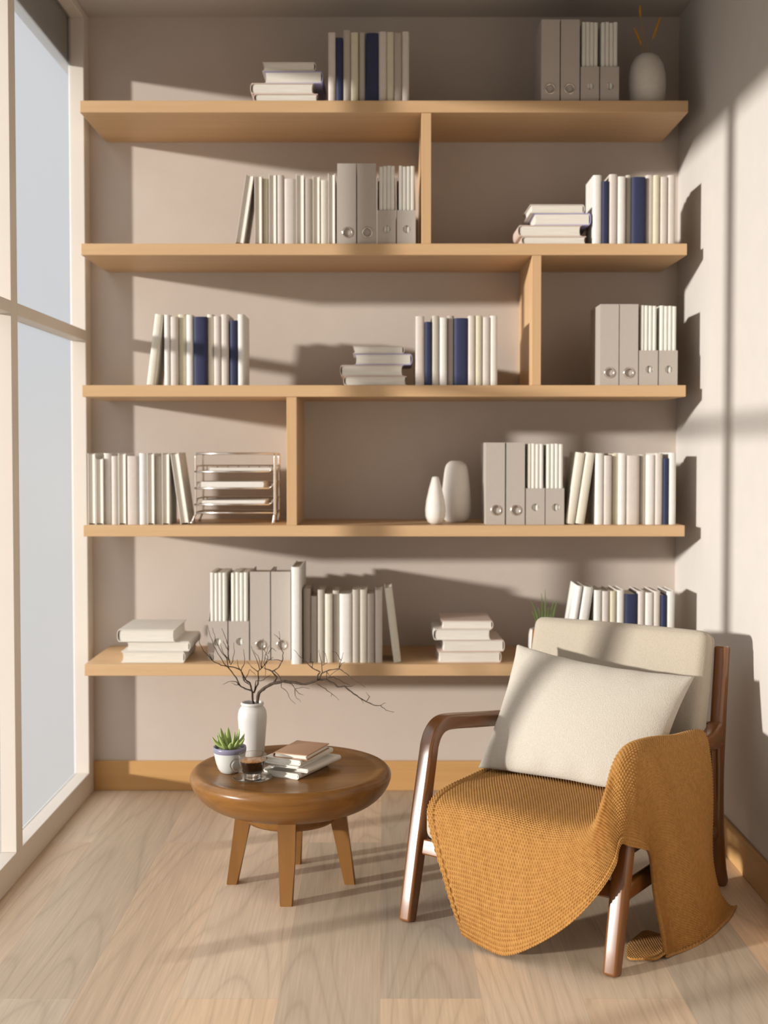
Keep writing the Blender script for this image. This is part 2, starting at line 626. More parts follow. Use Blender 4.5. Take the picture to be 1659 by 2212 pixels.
# ------------------------------------------------------------------ shelves
SF = 4.042            # front plane of the shelves
ROWY = [(217, 243), (526, 551), (832, 857), (1135, 1159), (1435, 1460)]
SX = 1.004
SHELF = ['top shelf', 'second shelf down', 'third shelf down', 'fourth shelf down', 'bottom shelf']
ST, SB = [], []
shelf_lab = ['long oak shelf closest to the ceiling, wall-mounted', 'long oak shelf second from the ceiling',
             'long oak middle shelf, third from the ceiling', 'long oak shelf fourth from the ceiling, carrying the wire letter tray',
             'long oak shelf closest to the floor, behind the armchair back']
for i, (a, b_) in enumerate(ROWY):
    zt, zb = P(830, a, SF).z, P(830, b_, SF).z
    ST.append(zt)
    SB.append(zb)
    o = mesh_obj('shelf', B().box(-SX, SX, 0, WY - SF, zb - zt, 0, 0.0015), M['oak'])
    o.location = (0, SF, zt)
    tag(o, shelf_lab[i], 'shelf', 'wall shelves')
DIV = [(911, 932, 0, 'oak divider board right of binders below the top shelf'),
       (1151, 1171, 1, 'oak divider board standing under the right part of second shelf'),
       (618, 640, 2, 'oak divider board right of the wire letter tray')]
DVX = []
for x0, x1, i, lab in DIV:
    xa, xb = P(x0, 400, SF).x, P(x1, 400, SF).x
    o = mesh_obj('divider_panel', B().box(-(xb - xa) / 2, (xb - xa) / 2, 0.004, WY - SF, 0, SB[i] - ST[i + 1], 0.001), M['oak_v'])
    o.location = ((xa + xb) / 2, SF, ST[i + 1])
    tag(o, lab, 'divider', 'shelf dividers')
    DVX.append((xa, xb))


# ------------------------------------------------------------------ books
def book_parts(root, w, d, h, key, flip=False, soft=False):
    """upright hardback: x thickness, y depth from the front, z height; spine at y=0 unless flip"""
    bt = 0.0024 if w > 0.012 else 0.0016
    rnd = min(0.35 * w, 0.006)
    outer, inner = [], []
    ns = 8
    for q in range(ns + 1):
        t = q / ns
        x = w * t
        y = rnd * (1 - math.sqrt(max(0, 1 - (2 * t - 1) ** 2)))
        outer.append((x, y))
        xi = bt + (w - 2 * bt) * t
        inner.append((xi, bt * 0.9 + rnd * (1 - math.sqrt(max(0, 1 - (2 * t - 1) ** 2)))))
    pts = [(0, d)] + outer + [(w, d), (w - bt, d)] + inner[::-1] + [(bt, d)]
    if flip:
        pts = [(x, d - y) for x, y in pts]
    mesh_obj('cover', B().prism(pts, 0, h), M['book_' + key], root, True, 35)
    # page block with a hollowed fore edge
    fo = 0.004
    pp = [(bt, 0.0042 + bt), (w - bt, 0.0042 + bt)]
    for q in range(7):
        t = q / 6
        pp.append((w - bt - (w - 2 * bt) * t, d - fo - 0.0025 * (1 - (2 * t - 1) ** 2)))
    if flip:
        pp = [(x, d - y) for x, y in pp]
    e = 0.0035
    mesh_obj('pages', B().prism(pp, e, h - e), M['pages'], root, True, 35)


ORD = ['first', 'second', 'third', 'fourth', 'fifth', 'sixth', 'seventh', 'eighth', 'ninth', 'tenth', 'eleventh', 'twelfth']
YF = [SF + 0.012, SF + 0.012, SF + 0.014, SF + 0.05, SF + 0.06]


def book_row(row, ctx, group, items, depth=0.15, yf=None):
    """items: (x0, x1, ytop, key, opts) measured at the foot of each front face"""
    zb = ST[row]
    n = len(items)
    for i, it in enumerate(items):
        x0, x1, yt, key = it[:4]
        o = it[4] if len(it) > 4 else {}
        Y = (yf if yf is not None else YF[row]) + o.get('back', 0.0)
        a, b_ = P(x0, yt + 60, Y), P(x1, yt + 60, Y)
        w = (b_.x - a.x) - 0.0012
        h = P((x0 + x1) / 2, yt, Y).z - zb
        lean = 0.0
        if 'top' in o:
            tx = P(o['top'], yt, Y).x
            lean = math.atan2(tx - a.x, h)
            w *= math.cos(lean)
            h = h / math.cos(lean) - w * abs(math.sin(lean)) * 0.5
        name = BOOK[key][1 - 1]
        look = name
        if o.get('wide'):
            look = 'thick ' + look
        if lean:
            look = 'leaning ' + look
        if o.get('flip'):
            look += ', page edges outward'
        if n > 1:
            if i == 0:
                pos = 'leftmost'
            elif i == n - 1:
                pos = 'rightmost'
            else:
                pos = ORD[i] + ' from left'
        lab = '%s book, %s in %s' % (look.split(',')[0], pos, ctx)
        mtx = Matrix.Translation((a.x, Y, zb))
        if lean:
            if lean > 0:   # leans to the right: pivots on its lower right edge
                mtx = Matrix.Translation((a.x + w / math.cos(lean), Y, zb)) @ Matrix.Rotation(lean, 4, 'Y') @ Matrix.Translation((-w, 0, 0))
            else:
                mtx = Matrix.Translation((a.x, Y, zb)) @ Matrix.Rotation(lean, 4, 'Y')
        root = thing('book', lab, 'book', mtx, group)
        book_parts(root, w, o.get('d', depth), h, key, o.get('flip', False))


f = dict(flip=True)
bk = dict(back=0.012)
wd = dict(wide=True)
book_row(0, 'the upright row on the top shelf', 'upright books on the top shelf', [
    (709.5, 726, 70, 'p'), (726, 742, 81, 'n'), (742, 758, 65, 't'), (758, 775, 70, 'y'), (775, 791, 70, 'g', bk),
    (791, 819, 71, 'n', wd), (819, 836, 68, 'p'), (836, 852, 69, 'y'), (852, 869, 71, 't'), (869, 885, 68, 'p')])
book_row(1, 'the row left of binders, second shelf down', 'books left of the binders on the second shelf', [
    (508, 527, 377, 'p', dict(flip=True, top=531)), (550, 567, 379, 'p', f), (567, 581, 386, 'y', bk), (581, 598, 376, 's', f),
    (598, 614, 378, 'p'), (614, 640, 386, 'p', wd), (640, 658, 376, 's', f), (658, 676, 386, 't'), (676, 692, 380, 'c', f),
    (692, 709, 389, 'c'), (709, 725, 375, 's', f)])
book_row(1, 'the row by right wall, second shelf down', 'upright books by the right wall on the second shelf', [
    (1282, 1301, 378, 'w'), (1301, 1317, 391, 'n'), (1317, 1335, 376, 'p'), (1335, 1353, 381, 'w'), (1353, 1366, 378, 'g', bk),
    (1366, 1396, 382, 'n', wd), (1396, 1413, 378, 'p', bk), (1413, 1427, 378, 'y'), (1427, 1444, 382, 'p'), (1444, 1461, 378, 'p')])
book_row(2, 'the left-hand row, third shelf down', 'upright books at left on the third shelf', [
    (316, 335, 679, 'c', dict(top=335)), (355, 368, 680, 'w'), (368, 385, 684, 'p'), (385, 403, 679, 'y', bk), (403, 418, 680, 'w'),
    (418, 448, 684, 'n', wd), (448, 462, 679, 'c', bk), (462, 478, 683, 'p'), (478, 495, 679, 'p'), (497, 514, 692, 'n'), (514, 529, 679, 'w')])
book_row(2, 'the row left of divider, third shelf down', 'upright books left of the divider on the third shelf', [
    (898, 918, 683, 'p'), (918, 934, 695, 'n'), (934, 950, 682, 'g'), (950, 967, 686, 'w'), (967, 982, 682, 't', bk),
    (982, 1012, 687, 'n', wd), (1012, 1028, 682, 'p'), (1028, 1043, 682, 'y'), (1043, 1060, 685, 'p'), (1060, 1076, 682, 's')])
book_row(3, 'the row left of wire tray, fourth shelf', 'books left of the letter tray on the fourth shelf', [
    (190, 207, 979, 's', f), (207, 224, 990, 's', f), (224, 241, 979, 's', bk), (241, 256, 985, 'p'), (256, 273, 979, 'w', f), (273, 301, 985, 'p', wd),
    (301, 317, 979, 'w'), (318, 334, 979, 'w', f), (334, 350, 985, 'g', bk), (350, 367, 979, 's', f), (390, 409, 979, 's', dict(flip=True, top=368))])
book_row(3, 'the row by right wall, fourth shelf', 'books by the right wall on the fourth shelf', [
    (1223, 1243, 978, 'c', dict(top=1246)), (1244, 1264, 978, 'c', dict(top=1267)), (1287, 1305, 979, 'w'), (1305, 1323, 984, 'p'), (1323, 1337, 980, 'y', bk),
    (1337, 1354, 979, 'w'), (1354, 1383, 984, 'p', wd), (1383, 1397, 982, 'g', bk), (1397, 1416, 983, 'w'), (1416, 1433, 979, 'p'),
    (1433, 1446, 990, 'n'), (1446, 1462, 978, 'w')])
book_row(4, 'the row right of binders, bottom shelf', 'books right of the binders on the bottom shelf', [
    (655, 672, 1272, 't'), (672, 686, 1288, 'g'), (686, 702, 1274, 'g'), (702, 719, 1283, 'c'), (719, 734, 1276, 'g', bk),
    (734, 761, 1283, 'w', wd), (762, 778, 1274, 'g'), (778, 794, 1274, 'c'), (794, 810, 1283, 't'), (811, 827, 1275, 'p'),
    (851, 868, 1270, 'c', dict(top=831))], 0.15, SF + 0.03)
book_row(4, 'the row behind armchair, bottom shelf', 'books behind the armchair on the bottom shelf', [
    (1222, 1235, 1266, 'w', dict(top=1248)), (1238, 1260, 1268, 'w', dict(top=1262)), (1284, 1301, 1275, 'w'), (1301, 1318, 1277, 'p'), (1318, 1333, 1277, 'y'),
    (1333, 1350, 1275, 'w'), (1350, 1379, 1283, 'n', wd), (1379, 1394, 1277, 'p'), (1394, 1413, 1280, 'w'), (1413, 1428, 1277, 'p'),
    (1428, 1442, 1286, 'n'), (1442, 1459, 1277, 'w')], 0.15, SF + 0.03)
# the tall white volume that ends the binders on the bottom shelf
Y = SF + 0.002
a, b_ = P(630, 1330, Y), P(652, 1330, Y)
root = thing('book', 'tallest white book on the bottom shelf, right beside the grey binders', 'book', Matrix.Translation((a.x, Y, ST[4])))
book_parts(root, b_.x - a.x - 0.001, 0.25, P(640, 1225, Y).z - ST[4], 'w')


def book_stack(row, ctx, group, items, yf, hgt=0.2, z0=None, mats=None):
    """lying books, bottom one first: (x0, x1, y0, y1, key, spine side, yaw)"""
    zc = ST[row] if z0 is None else z0
    n = len(items)
    place = ['bottom', 'second from bottom', 'third from bottom', 'topmost'] if n == 4 else ['bottom', 'middle', 'topmost']
    for i, (x0, x1, y0, y1, key, side, yaw, dy) in enumerate(items):
        Y = yf + dy
        a, b_ = P(x0, y0, Y), P(x1, y0, Y)
        w = abs(P(x0, y0, Y).z - P(x0, y1, Y).z)
        d = b_.x - a.x
        if side == 'L':
            R = Matrix(((0, 1, 0, 0), (0, 0, 1, 0), (1, 0, 0, 0), (0, 0, 0, 1)))
            mtx = Matrix.Translation((a.x, Y, zc)) @ Matrix.Rotation(yaw, 4, 'Z') @ R
        else:
            R = Matrix(((0, -1, 0, 0), (0, 0, 1, 0), (-1, 0, 0, 0), (0, 0, 0, 1)))
            mtx = Matrix.Translation((a.x, Y, zc)) @ Matrix.Rotation(yaw, 4, 'Z') @ Matrix.Translation((d, 0, w)) @ R
        root = thing('book', '%s book lying %s in %s' % (BOOK[key][0], place[i], ctx), 'book', mtx, group)
        book_parts(root, w, d, hgt, key)
        zc += w + 0.0003


book_stack(0, 'the flat stack on the top shelf', 'lying books on the top shelf', [
    (548, 687, 200, 217, 'r', 'L', 0.0, 0.0), (541, 678, 178, 201, 'r', 'L', 0.01, 0.0),
    (571, 698, 152, 178, 'l', 'R', -0.01, 0.006), (567, 683, 131, 151, 'p', 'R', 0.01, 0.004)], SF + 0.014)
book_stack(1, 'the flat stack, second shelf down', 'lying books on the second shelf', [
    (1127, 1267, 509, 526, 'r', 'L', 0.0, 0.0), (1119, 1257, 486, 510, 'r', 'L', 0.01, 0.0),
    (1154, 1277, 461, 487, 'l', 'R', -0.02, 0.006), (1146, 1264, 441, 460, 'p', 'R', 0.01, 0.004)], SF + 0.014)
book_stack(2, 'the flat stack, third shelf down', 'lying books on the third shelf', [
    (742, 879, 812, 832, 'r', 'L', 0.0, 0.0), (735, 872, 788, 812, 'r', 'L', 0.01, 0.0),
    (766, 891, 764, 788, 'l', 'R', -0.02, 0.006), (763, 874, 747, 764, 'p', 'R', 0.01, 0.004)], SF + 0.014)
book_stack(4, 'the left-hand flat stack on the bottom shelf', 'lying books at left on the bottom shelf', [
    (262, 400, 1407, 1431, 's', 'R', 0.0, 0.0), (273, 411, 1386, 1407, 's', 'R', 0.0, 0.005),
    (253, 378, 1357, 1384, 's', 'L', 0.0, -0.004)], SF + 0.03, 0.24)
book_stack(4, 'the flat stack left of armchair', 'lying books by the armchair on the bottom shelf', [
    (947, 1084, 1408, 1432, 'r', 'R', 0.02, 0.0), (956, 1091, 1383, 1408, 'r', 'R', 0.02, 0.0),
    (936, 1061, 1361, 1384, 's', 'L', 0.0, 0.0), (954, 1066, 1343, 1361, 'r', 'R', 0.0, 0.004)], SF + 0.028, 0.2)


# ------------------------------------------------------------------ binders and magazine holders
def panel_hole(bb, w, h, cx, cz, r, th, y=0.0, n=32):
    """upright panel in the xz plane with a round hole through it"""
    bm = bb.bm
    def border(t):
        c, s = math.cos(t), math.sin(t)
        ks = []
        if c > 1e-9: ks.append((w - cx) / c)
        if c < -1e-9: ks.append(-cx / c)
        if s > 1e-9: ks.append((h - cz) / s)
        if s < -1e-9: ks.append(-cz / s)
        k = min(ks)
        return cx + c * k, cz + s * k
    ang = [2 * math.pi * i / n for i in range(n)] + [math.atan2(zz - cz, xx - cx) % (2 * math.pi) for xx in (0, w) for zz in (0, h)]
    ang = sorted(ang)
    L0, L1, O0, O1 = [], [], [], []
    for t in ang:
        ox, oz = border(t)
        L0.append(bm.verts.new((cx + r * math.cos(t), y, cz + r * math.sin(t))))
        L1.append(bm.verts.new((cx + r * math.cos(t), y + th, cz + r * math.sin(t))))
        O0.append(bm.verts.new((ox, y, oz)))
        O1.append(bm.verts.new((ox, y + th, oz)))
    k = len(ang)
    for i in range(k):
        j = (i + 1) % k
        bm.faces.new((L0[i], L0[j], O0[j], O0[i]))
        bm.faces.new((L1[i], O1[i], O1[j], L1[j]))
        bm.faces.new((L0[i], L1[i], L1[j], L0[j]))
        bm.faces.new((O0[i], O0[j], O1[j], O1[i]))


def torus(bb, R, r, c, n=32, k=10):
    bb.tube([(c[0] + R * math.cos(2 * math.pi * i / n), c[1], c[2] + R * math.sin(2 * math.pi * i / n)) for i in range(n)], r, k, closed=True)


def binder(x0, x1, ytop, ring_px, row, Y, lab, group, d=0.19):
    zb = ST[row]
    a, b_ = P(x0, ytop + 80, Y), P(x1, ytop + 80, Y)
    w, h = b_.x - a.x - 0.0012, P(x0, ytop, Y).z - zb
    root = thing('binder', lab, 'binder', Matrix.Translation((a.x, Y, zb)), group)
    rp = P(ring_px[0], ring_px[1], Y)
    cx, cz = rp.x - a.x, rp.z - zb
    bb = B()
    panel_hole(bb, w, h, cx, cz, 0.0145, 0.003)
    bb.box(0.003, w - 0.003, 0.0045, 0.006, 0.0, h)
    bb.box(0, 0.003, 0.003, d, 0, h).box(w - 0.003, w, 0.003, d, 0, h)
    mesh_obj('cover', bb, M['binder'], root)
    t = B()
    torus(t, 0.0155, 0.0027, (cx, -0.0008, cz))
    mesh_obj('finger_ring', t, M['chrome'], root, True)
    mesh_obj('paper_block', B().box(0.006, w - 0.006, 0.03, d - 0.01, 0.006, h - 0.012), M['paper'], root)


def holder(x0, x1, yfront, px0, px1, ypap, hole_px, row, Y, lab, short, group, d=0.19):
    zb = ST[row]
    a, b_ = P(x0, yfront + 30, Y), P(x1, yfront + 30, Y)
    w, h = b_.x - a.x - 0.0012, P(x0, yfront, Y).z - zb
    H = P(px0, ypap, Y).z - zb
    root = thing('magazine_holder', lab, 'magazine holder', Matrix.Translation((a.x, Y, zb)), group)
    hp = P(hole_px[0], hole_px[1], Y)
    bb = B()
    panel_hole(bb, w, h, hp.x - a.x, hp.z - zb, 0.0125, 0.003)
    th = 0.0025
    for xs in (0, w - th):
        bb.prism([(0.003, 0), (d, 0), (d, H * 0.96), (d * 0.72, H * 0.96), (0.02, h * 1.02), (0.003, h)], xs, xs + th, 'x')
    bb.box(th, w - th, d - th, d, 0, H * 0.96)
    bb.box(th, w - th, 0.003, d - th, 0, th)
    mesh_obj('body', bb, M['binder'], root)
    # four booklets standing inside
    p0, p1 = P(px0, ypap + 40, Y).x, P(px1, ypap + 40, Y).x
    p0, p1 = max(p0, a.x + th + 0.001), min(p1, a.x + w - th - 0.001)
    n = 4
    wi = (p1 - p0) / n
    for i in range(n):
        pos = ['leftmost', 'second from left', 'third from left', 'rightmost'][i]
        bw = wi * (0.93 + 0.05 * random.random())
        bo = B()
        rr = bw * 0.5
        pts = [(rr + rr * math.cos(math.pi + math.pi * q / 8), rr * 0.6 + rr * 0.6 * math.sin(math.pi + math.pi * q / 8)) for q in range(9)] + [(bw, 0.16), (0, 0.16)]
        bo.prism(pts, 0, H - th - 0.004 * random.random())
        o = mesh_obj('booklet', bo, M['booklet'], None, True, 40)
        o.location = (p0 + i * wi + 0.0004, Y + 0.0055, zb + th + 0.0002)
        tag(o, '%s white booklet in %s' % (pos, short), 'booklet', 'booklets in ' + short)


def binder_set(row, shelf, Y, A, Bn, C, D, yt, yf, yp, pC, pD, rings, holes, order='AB'):
    g = 'grey binders on the ' + shelf
    lab = ('left grey ring binder on the %s' % shelf, 'right grey ring binder on the %s, beside the other' % shelf)
    binder(A[0], A[1], yt, rings[0], row, Y, lab[0], g)
    binder(Bn[0], Bn[1], yt, rings[1], row, Y, lab[1], g)
    g2 = 'grey magazine holders on the ' + shelf
    for k, (Q, pq, hq, sd) in enumerate(((C, pC, holes[0], 'left'), (D, pD, holes[1], 'right'))):
        holder(Q[0], Q[1], yf, pq[0], pq[1], yp, hq, row, Y, '%s grey magazine holder with round hole on the %s' % (sd, shelf),
               '%s magazine holder, %s' % (sd, shelf), g2)


binder_set(0, SHELF[0], SF + 0.012, (1170, 1210.5), (1212, 1253.5), (1255, 1295.5), (1297, 1338.5), 42, 144, 46, (1258, 1293), (1300, 1335.5),
           ((1189, 192), (1231, 192)), ((1275, 186), (1318, 186)))
binder_set(1, SHELF[1], SF + 0.012, (729, 770.5), (772, 813.5), (815.5, 856), (858, 899), 353, 454, 357, (819, 854), (862, 897),
           ((751, 502), (794, 502)), ((836, 495), (879, 495)))
binder_set(2, SHELF[2], SF + 0.012, (1297, 1338), (1339, 1380), (1381, 1422.5), (1424, 1465), 657, 757, 659, (1385, 1420), (1427, 1463),
           ((1317, 805), (1358.5, 805)), ((1403, 798), (1445, 798)))
binder_set(3, SHELF[3], SF + 0.045, (1050, 1092), (1094, 1135), (1136.5, 1178), (1179, 1220), 956, 1055, 958, (1140, 1175), (1181, 1217),
           ((1072, 1102), (1114.5, 1102)), ((1157, 1096), (1201, 1096)))
binder_set(4, SHELF[4], SF + 0.075, (540.5, 584.5), (586, 629), (449, 492.5), (494, 539), 1235, 1342, 1236, (454, 491), (499, 536.5),
           ((563.6, 1393), (609, 1393)), ((470, 1387), (518.5, 1386)))


# ------------------------------------------------------------------ vases on the shelves
def px_lathe(cx, prof, Y, zb):
    """profile given as (half width px, y px) down the photo -> (radius, z)"""
    out = []
    for hw_, py in prof:
        out.append((max(P(cx + hw_, py, Y).x - P(cx, py, Y).x, 0), P(cx, py, Y).z - zb))
    return out


Y = SF + 0.09
zb = ST[0]
vz = P(1398, 117, Y)
h = vz.z - zb
sc_ = Y / FPX
prof = [(0.0, 0.0), (30 * sc_, 0.0), (37 * sc_, 0.004), (39.5 * sc_, 0.25 * h), (40.5 * sc_, 0.42 * h), (39 * sc_, 0.62 * h), (34 * sc_, 0.8 * h),
        (25 * sc_, 0.93 * h), (15 * sc_, 0.99 * h), (12 * sc_, h), (10 * sc_, 0.985 * h), (9 * sc_, 0.9 * h), (0, 0.88 * h)]
pr = []
for a, b_ in zip(prof, prof[1:]):
    pr.append(a)
pr.append(prof[-1])
o = mesh_obj('vase', B().lathe(pr, 56), M['stone_ceramic'], None, True, 60)
o.location = (vz.x, Y, zb)
tag(o, 'egg-shaped pale vase with dried grass at right end of top shelf', 'vase')
for (pts, spike, lab) in (
        ([(1396, 118), (1391, 112), (1386, 98), (1378, 78), (1370, 60)], (2, 4), 'dried bunny-tail stem tilting left, shortest in the top shelf vase'),
        ([(1398, 118), (1393, 90), (1387, 60), (1384, 36), (1383, 12)], (3, 4), 'dried stem standing upright, tallest in the top shelf vase'),
        ([(1400, 118), (1405, 105), (1411, 82), (1419, 60), (1427, 37)], (2, 4), 'dried bunny-tail stem tilting right in the top shelf vase')):
    w3 = [P(x, y, Y + 0.004 * i) for i, (x, y) in enumerate(pts)]
    w3[0].z -= 0.012
    org = w3[0].copy()
    sp = smooth_path([p - org for p in w3], 6)
    root = thing('dried_stem', lab, 'dried grass', Matrix.Translation(org), 'dried stems in the top shelf vase')
    mesh_obj('stalk', B().tube(sp, 0.0012, 6), M['stem'], root, True)
    k0 = int(len(sp) * (spike[0] / 4) * 0.98)
    seg = sp[k0:]
    rr = [0.0045 * math.sin(math.pi * (0.12 + 0.8 * i / (len(seg) - 1))) ** 0.6 for i in range(len(seg))]
    mesh_obj('seed_head', B().tube(seg, rr, 10), M['straw'], root, True)

Y = SF + 0.10
zb = ST[3]
o = mesh_obj('vase', B().lathe([(r, z) for r, z in [(0, 0), (0.014, 0), (0.026, 0.008), (0.0335, 0.026), (0.035, 0.05), (0.031, 0.083), (0.022, 0.122),
                                                    (0.0135, 0.152), (0.0115, 0.1595), (0.007, 0.162), (0, 0.1625)]], 48), M['matte_ceramic'], None, True, 70)
vx = P(941, 1100, Y - 0.037)
o.location = (vx.x, Y - 0.037, zb)
tag(o, 'small teardrop-shaped white vase on the fourth shelf', 'vase')
bb = B()
prof = [(0, 0), (0.030, 0), (0.045, 0.014), (0.0515, 0.045), (0.0505, 0.09), (0.046, 0.14), (0.041, 0.18), (0.036, 0.198), (0.028, 0.208), (0.018, 0.2135), (0, 0.2145)]
def fine(prof, k=5):
    return [(p.x, p.y) for p in smooth_path([Vector((a, b_, 0)) for a, b_ in prof], k)]
bb.lathe([(max(a, 0), b_) for a, b_ in fine(prof)], 96)
o = mesh_obj('vase', bb, M['matte_ceramic'], None, True, 70)
vx = P(986, 1100, Y + 0.103)
o.location = (vx.x, Y + 0.103, zb)
tag(o, 'tall rounded white vase between teardrop vase and fourth-shelf binders', 'vase')

# ------------------------------------------------------------------ plant pot behind the chair
Y = SF + 0.07
zb = ST[4]
pc = P(1178, 1400, Y)
root = thing('potted_plant', 'small potted grassy plant peeking out behind the chair back', 'plant', Matrix.Translation((pc.x, Y, zb)))
mesh_obj('pot', B().lathe([(0, 0), (0.038, 0), (0.050, 0.02), (0.057, 0.05), (0.056, 0.09), (0.052, 0.108), (0.047, 0.110), (0.045, 0.10), (0, 0.098)], 48), M['ceramic'], root, True, 50)
for tx, ty, bx in ((1147, 1297, -0.012), (1170, 1282, -0.004), (1178, 1274, 0.002), (1196, 1300, 0.012), (1206, 1292, 0.016), (1150, 1322, -0.02), (1163, 1312, -0.008), (1186, 1312, 0.006)):
    tip = P(tx, ty, Y + random.uniform(-0.02, 0.02)) - Vector((pc.x, Y, zb))
    bse = Vector((bx, random.uniform(-0.012, 0.012), 0.095))
    mid = bse.lerp(tip, 0.55) + Vector((0, 0, 0.012))
    sp = smooth_path([bse, mid, tip], 6)
    mesh_obj('leaf', B().sweep(sp, (0.8, 0.6, 0), [0.0045 * (1 - 0.9 * (i / 12)) + 0.0005 for i in range(len(sp))], [0.0014 * (1 - 0.7 * i / 12) for i in range(len(sp))], 8, 2, True, (False, False)), M['grass'], root, True)

# ------------------------------------------------------------------ wire letter tray
Y = SF + 0.055
zb = ST[3]
org = P(505, 1131, Y)
org.z = zb
TD = 0.175
def tp(px, py, dy=0.0):
    q = P(px, py, Y) - org
    return Vector((q.x, dy, q.z))
root = thing('letter_tray', 'chrome wire letter tray with three tiers on the fourth shelf', 'letter tray', Matrix.Translation(org))
wr = 0.0033
for nm, px, dy in (('left_front', 423, 0), ('left_back', 423, TD), ('right_front', 594, 0), ('right_back', 594, TD)):
    sg = -1 if 'left' in nm else -0.4
    pts = [tp(px, 980, dy), tp(px, 1040, dy), tp(px, 1106, dy), tp(px + sg * 2, 1114, dy)]
    foot = tp(px + sg * 8, 1128, dy)
    foot.z = 0.006
    pts.append(foot)
    mesh_obj('post', B().tube(smooth_path(pts, 5), wr if 'left' in nm else 0.0048, 10), M['chrome'], root, True)
    fb = bmesh.new()
    bmesh.ops.create_uvsphere(fb, u_segments=12, v_segments=8, radius=0.006)
    bb = B()
    bb.add(fb, Matrix.Translation(foot))
    mesh_obj('foot', bb, M['chrome'], root, True)
for py, nm in ((980, 'top_frame'), (1108, 'bottom_frame')):
    c = [tp(423, py, 0), tp(594, py, 0), tp(594, py, TD), tp(423, py, TD)]
    mesh_obj(nm, B().tube([c[0].lerp(c[1], 0.001), c[1], c[2], c[3], c[0]], wr, 10), M['chrome'], root, True)
for py in (1019, 1055, 1090):
    z0 = tp(500, py).z
    xl, xr = tp(424, py).x, tp(592, py).x
    lip = 0.019
    bb = B()
    # raised rim along sides and back, dipping at the front
    rim = [(xl, 0.0, z0), (xl - 0.004, -0.008, z0), (xl, 0.002, z0 + 0.004), (xl, 0.03, z0 + lip), (xl, TD, z0 + lip), (xr, TD, z0 + lip), (xr, 0.01, z0 + lip),
           (xr - 0.004, 0.0, z0 + lip * 0.8), (xr - 0.007, 0, z0 + 0.006), (xr - 0.016, 0, z0)]
    bb.tube(rim, 0.0026, 8)
    bb.tube([(xl - 0.004, -0.004, z0), (xr - 0.014, -0.002, z0)], 0.0028, 8)
    for k in range(7):
        x = xl + 0.012 + (xr - 0.03 - xl - 0.012) * k / 6
        bb.tube([(x, 0, z0), (x, TD - 0.004, z0), (x, TD, z0 + lip)], 0.0016, 6)
    for q in (0.25, 0.5, 0.75):
        bb.tube([(xl + 0.003, TD * q, z0 + 0.001), (xr - 0.016, TD * q, z0 + 0.001)], 0.0016, 6)
    mesh_obj('tray', bb, M['chrome'], root, True)
for px0, px1, py0, py1, lab in ((452, 584, 1012, 1018, 'thin stack of papers in the top tier of wire tray'), (432, 570, 1042, 1054, 'thickest stack of white papers, middle tier of wire tray'),
                                (436, 572, 1082, 1089, 'stack of white papers in the lowest tier of wire tray')):
    a, b_ = tp(px0, py1), tp(px1, py1)
    hh = tp(px0, py0).z - a.z
    bb = B()
    k = max(2, int(hh / 0.004))
    for i in range(k):
        dx = random.uniform(-0.002, 0.002)
        bb.box(dx, b_.x - a.x + dx, random.uniform(0, 0.003), TD - 0.012, hh * i / k, hh * (i + 1) / k - 0.0002)
    o = mesh_obj('paper_stack', bb, M['paper'])
    o.location = org + Vector((a.x, 0.004, a.z + 0.0018))
    tag(o, lab, 'papers', 'papers in the letter tray')

# ------------------------------------------------------------------ coffee table
TC = Vector((-0.268, 3.47, 0))
TR = 0.288
ZT = 0.3320           # flat of the top
root = thing('coffee_table', 'round walnut coffee table with four splayed legs', 'table', Matrix.Translation(TC))
prof = [(0, ZT), (0.16, ZT), (0.235, ZT + 0.0006), (0.253, ZT + 0.003), (0.266, ZT + 0.005), (0.276, ZT + 0.0035), (0.284, ZT - 0.003), (0.2885, ZT - 0.013), (0.2868, ZT - 0.027), (0.2775, ZT - 0.047),
        (0.260, ZT - 0.069), (0.233, ZT - 0.088), (0.20, ZT - 0.100), (0.15, ZT - 0.104), (0, ZT - 0.105)]
prof2 = [(p.x, p.y) for p in smooth_path([Vector((a, b_, 0)) for a, b_ in prof], 4)]
mesh_obj('tabletop', B().lathe([(max(a, 0), b_) for a, b_ in prof2], 128), M['table'], root, True)
zb_ = ZT - 0.102
mesh_obj('base_disc', B().lathe([(0, zb_), (0.128, zb_), (0.135, zb_ - 0.016), (0.134, zb_ - 0.032), (0.126, zb_ - 0.042), (0.10, zb_ - 0.046), (0, zb_ - 0.046)], 80), M['table'], root, True, 50)
for k in range(4):
    an = -math.pi / 2 + k * math.pi / 2
    rd_ = Vector((math.cos(an), math.sin(an), 0))
    top = rd_ * 0.128 + Vector((0, 0, ZT - 0.09))
    bot = rd_ * 0.170
    bb = B()
    tv = Vector((-rd_.y, rd_.x, 0))
    ring = []
    for q, (c, wt, wr_) in enumerate(((bot, 0.0175, 0.016), (bot.lerp(top, 0.5), 0.0225, 0.020), (top, 0.0275, 0.026))):
        ring.append([bb.bm.verts.new(c + tv * sx * wt + rd_ * sy * wr_) for sx, sy in ((-1, -1), (1, -1), (1, 1), (-1, 1))])
    for a, b_ in zip(ring, ring[1:]):
        for q in range(4):
            bb.bm.faces.new((a[q], a[(q + 1) % 4], b_[(q + 1) % 4], b_[q]))
    bb.bm.faces.new(ring[0][::-1])
    bb.bm.faces.new(ring[-1])
    bmesh.ops.bevel(bb.bm, geom=[e for e in bb.bm.edges if abs((e.verts[0].co - e.verts[1].co).z) > 0.02], offset=0.003, segments=2, affect='EDGES')
    mesh_obj('leg', bb, M['table_leg'], root, True, 30)

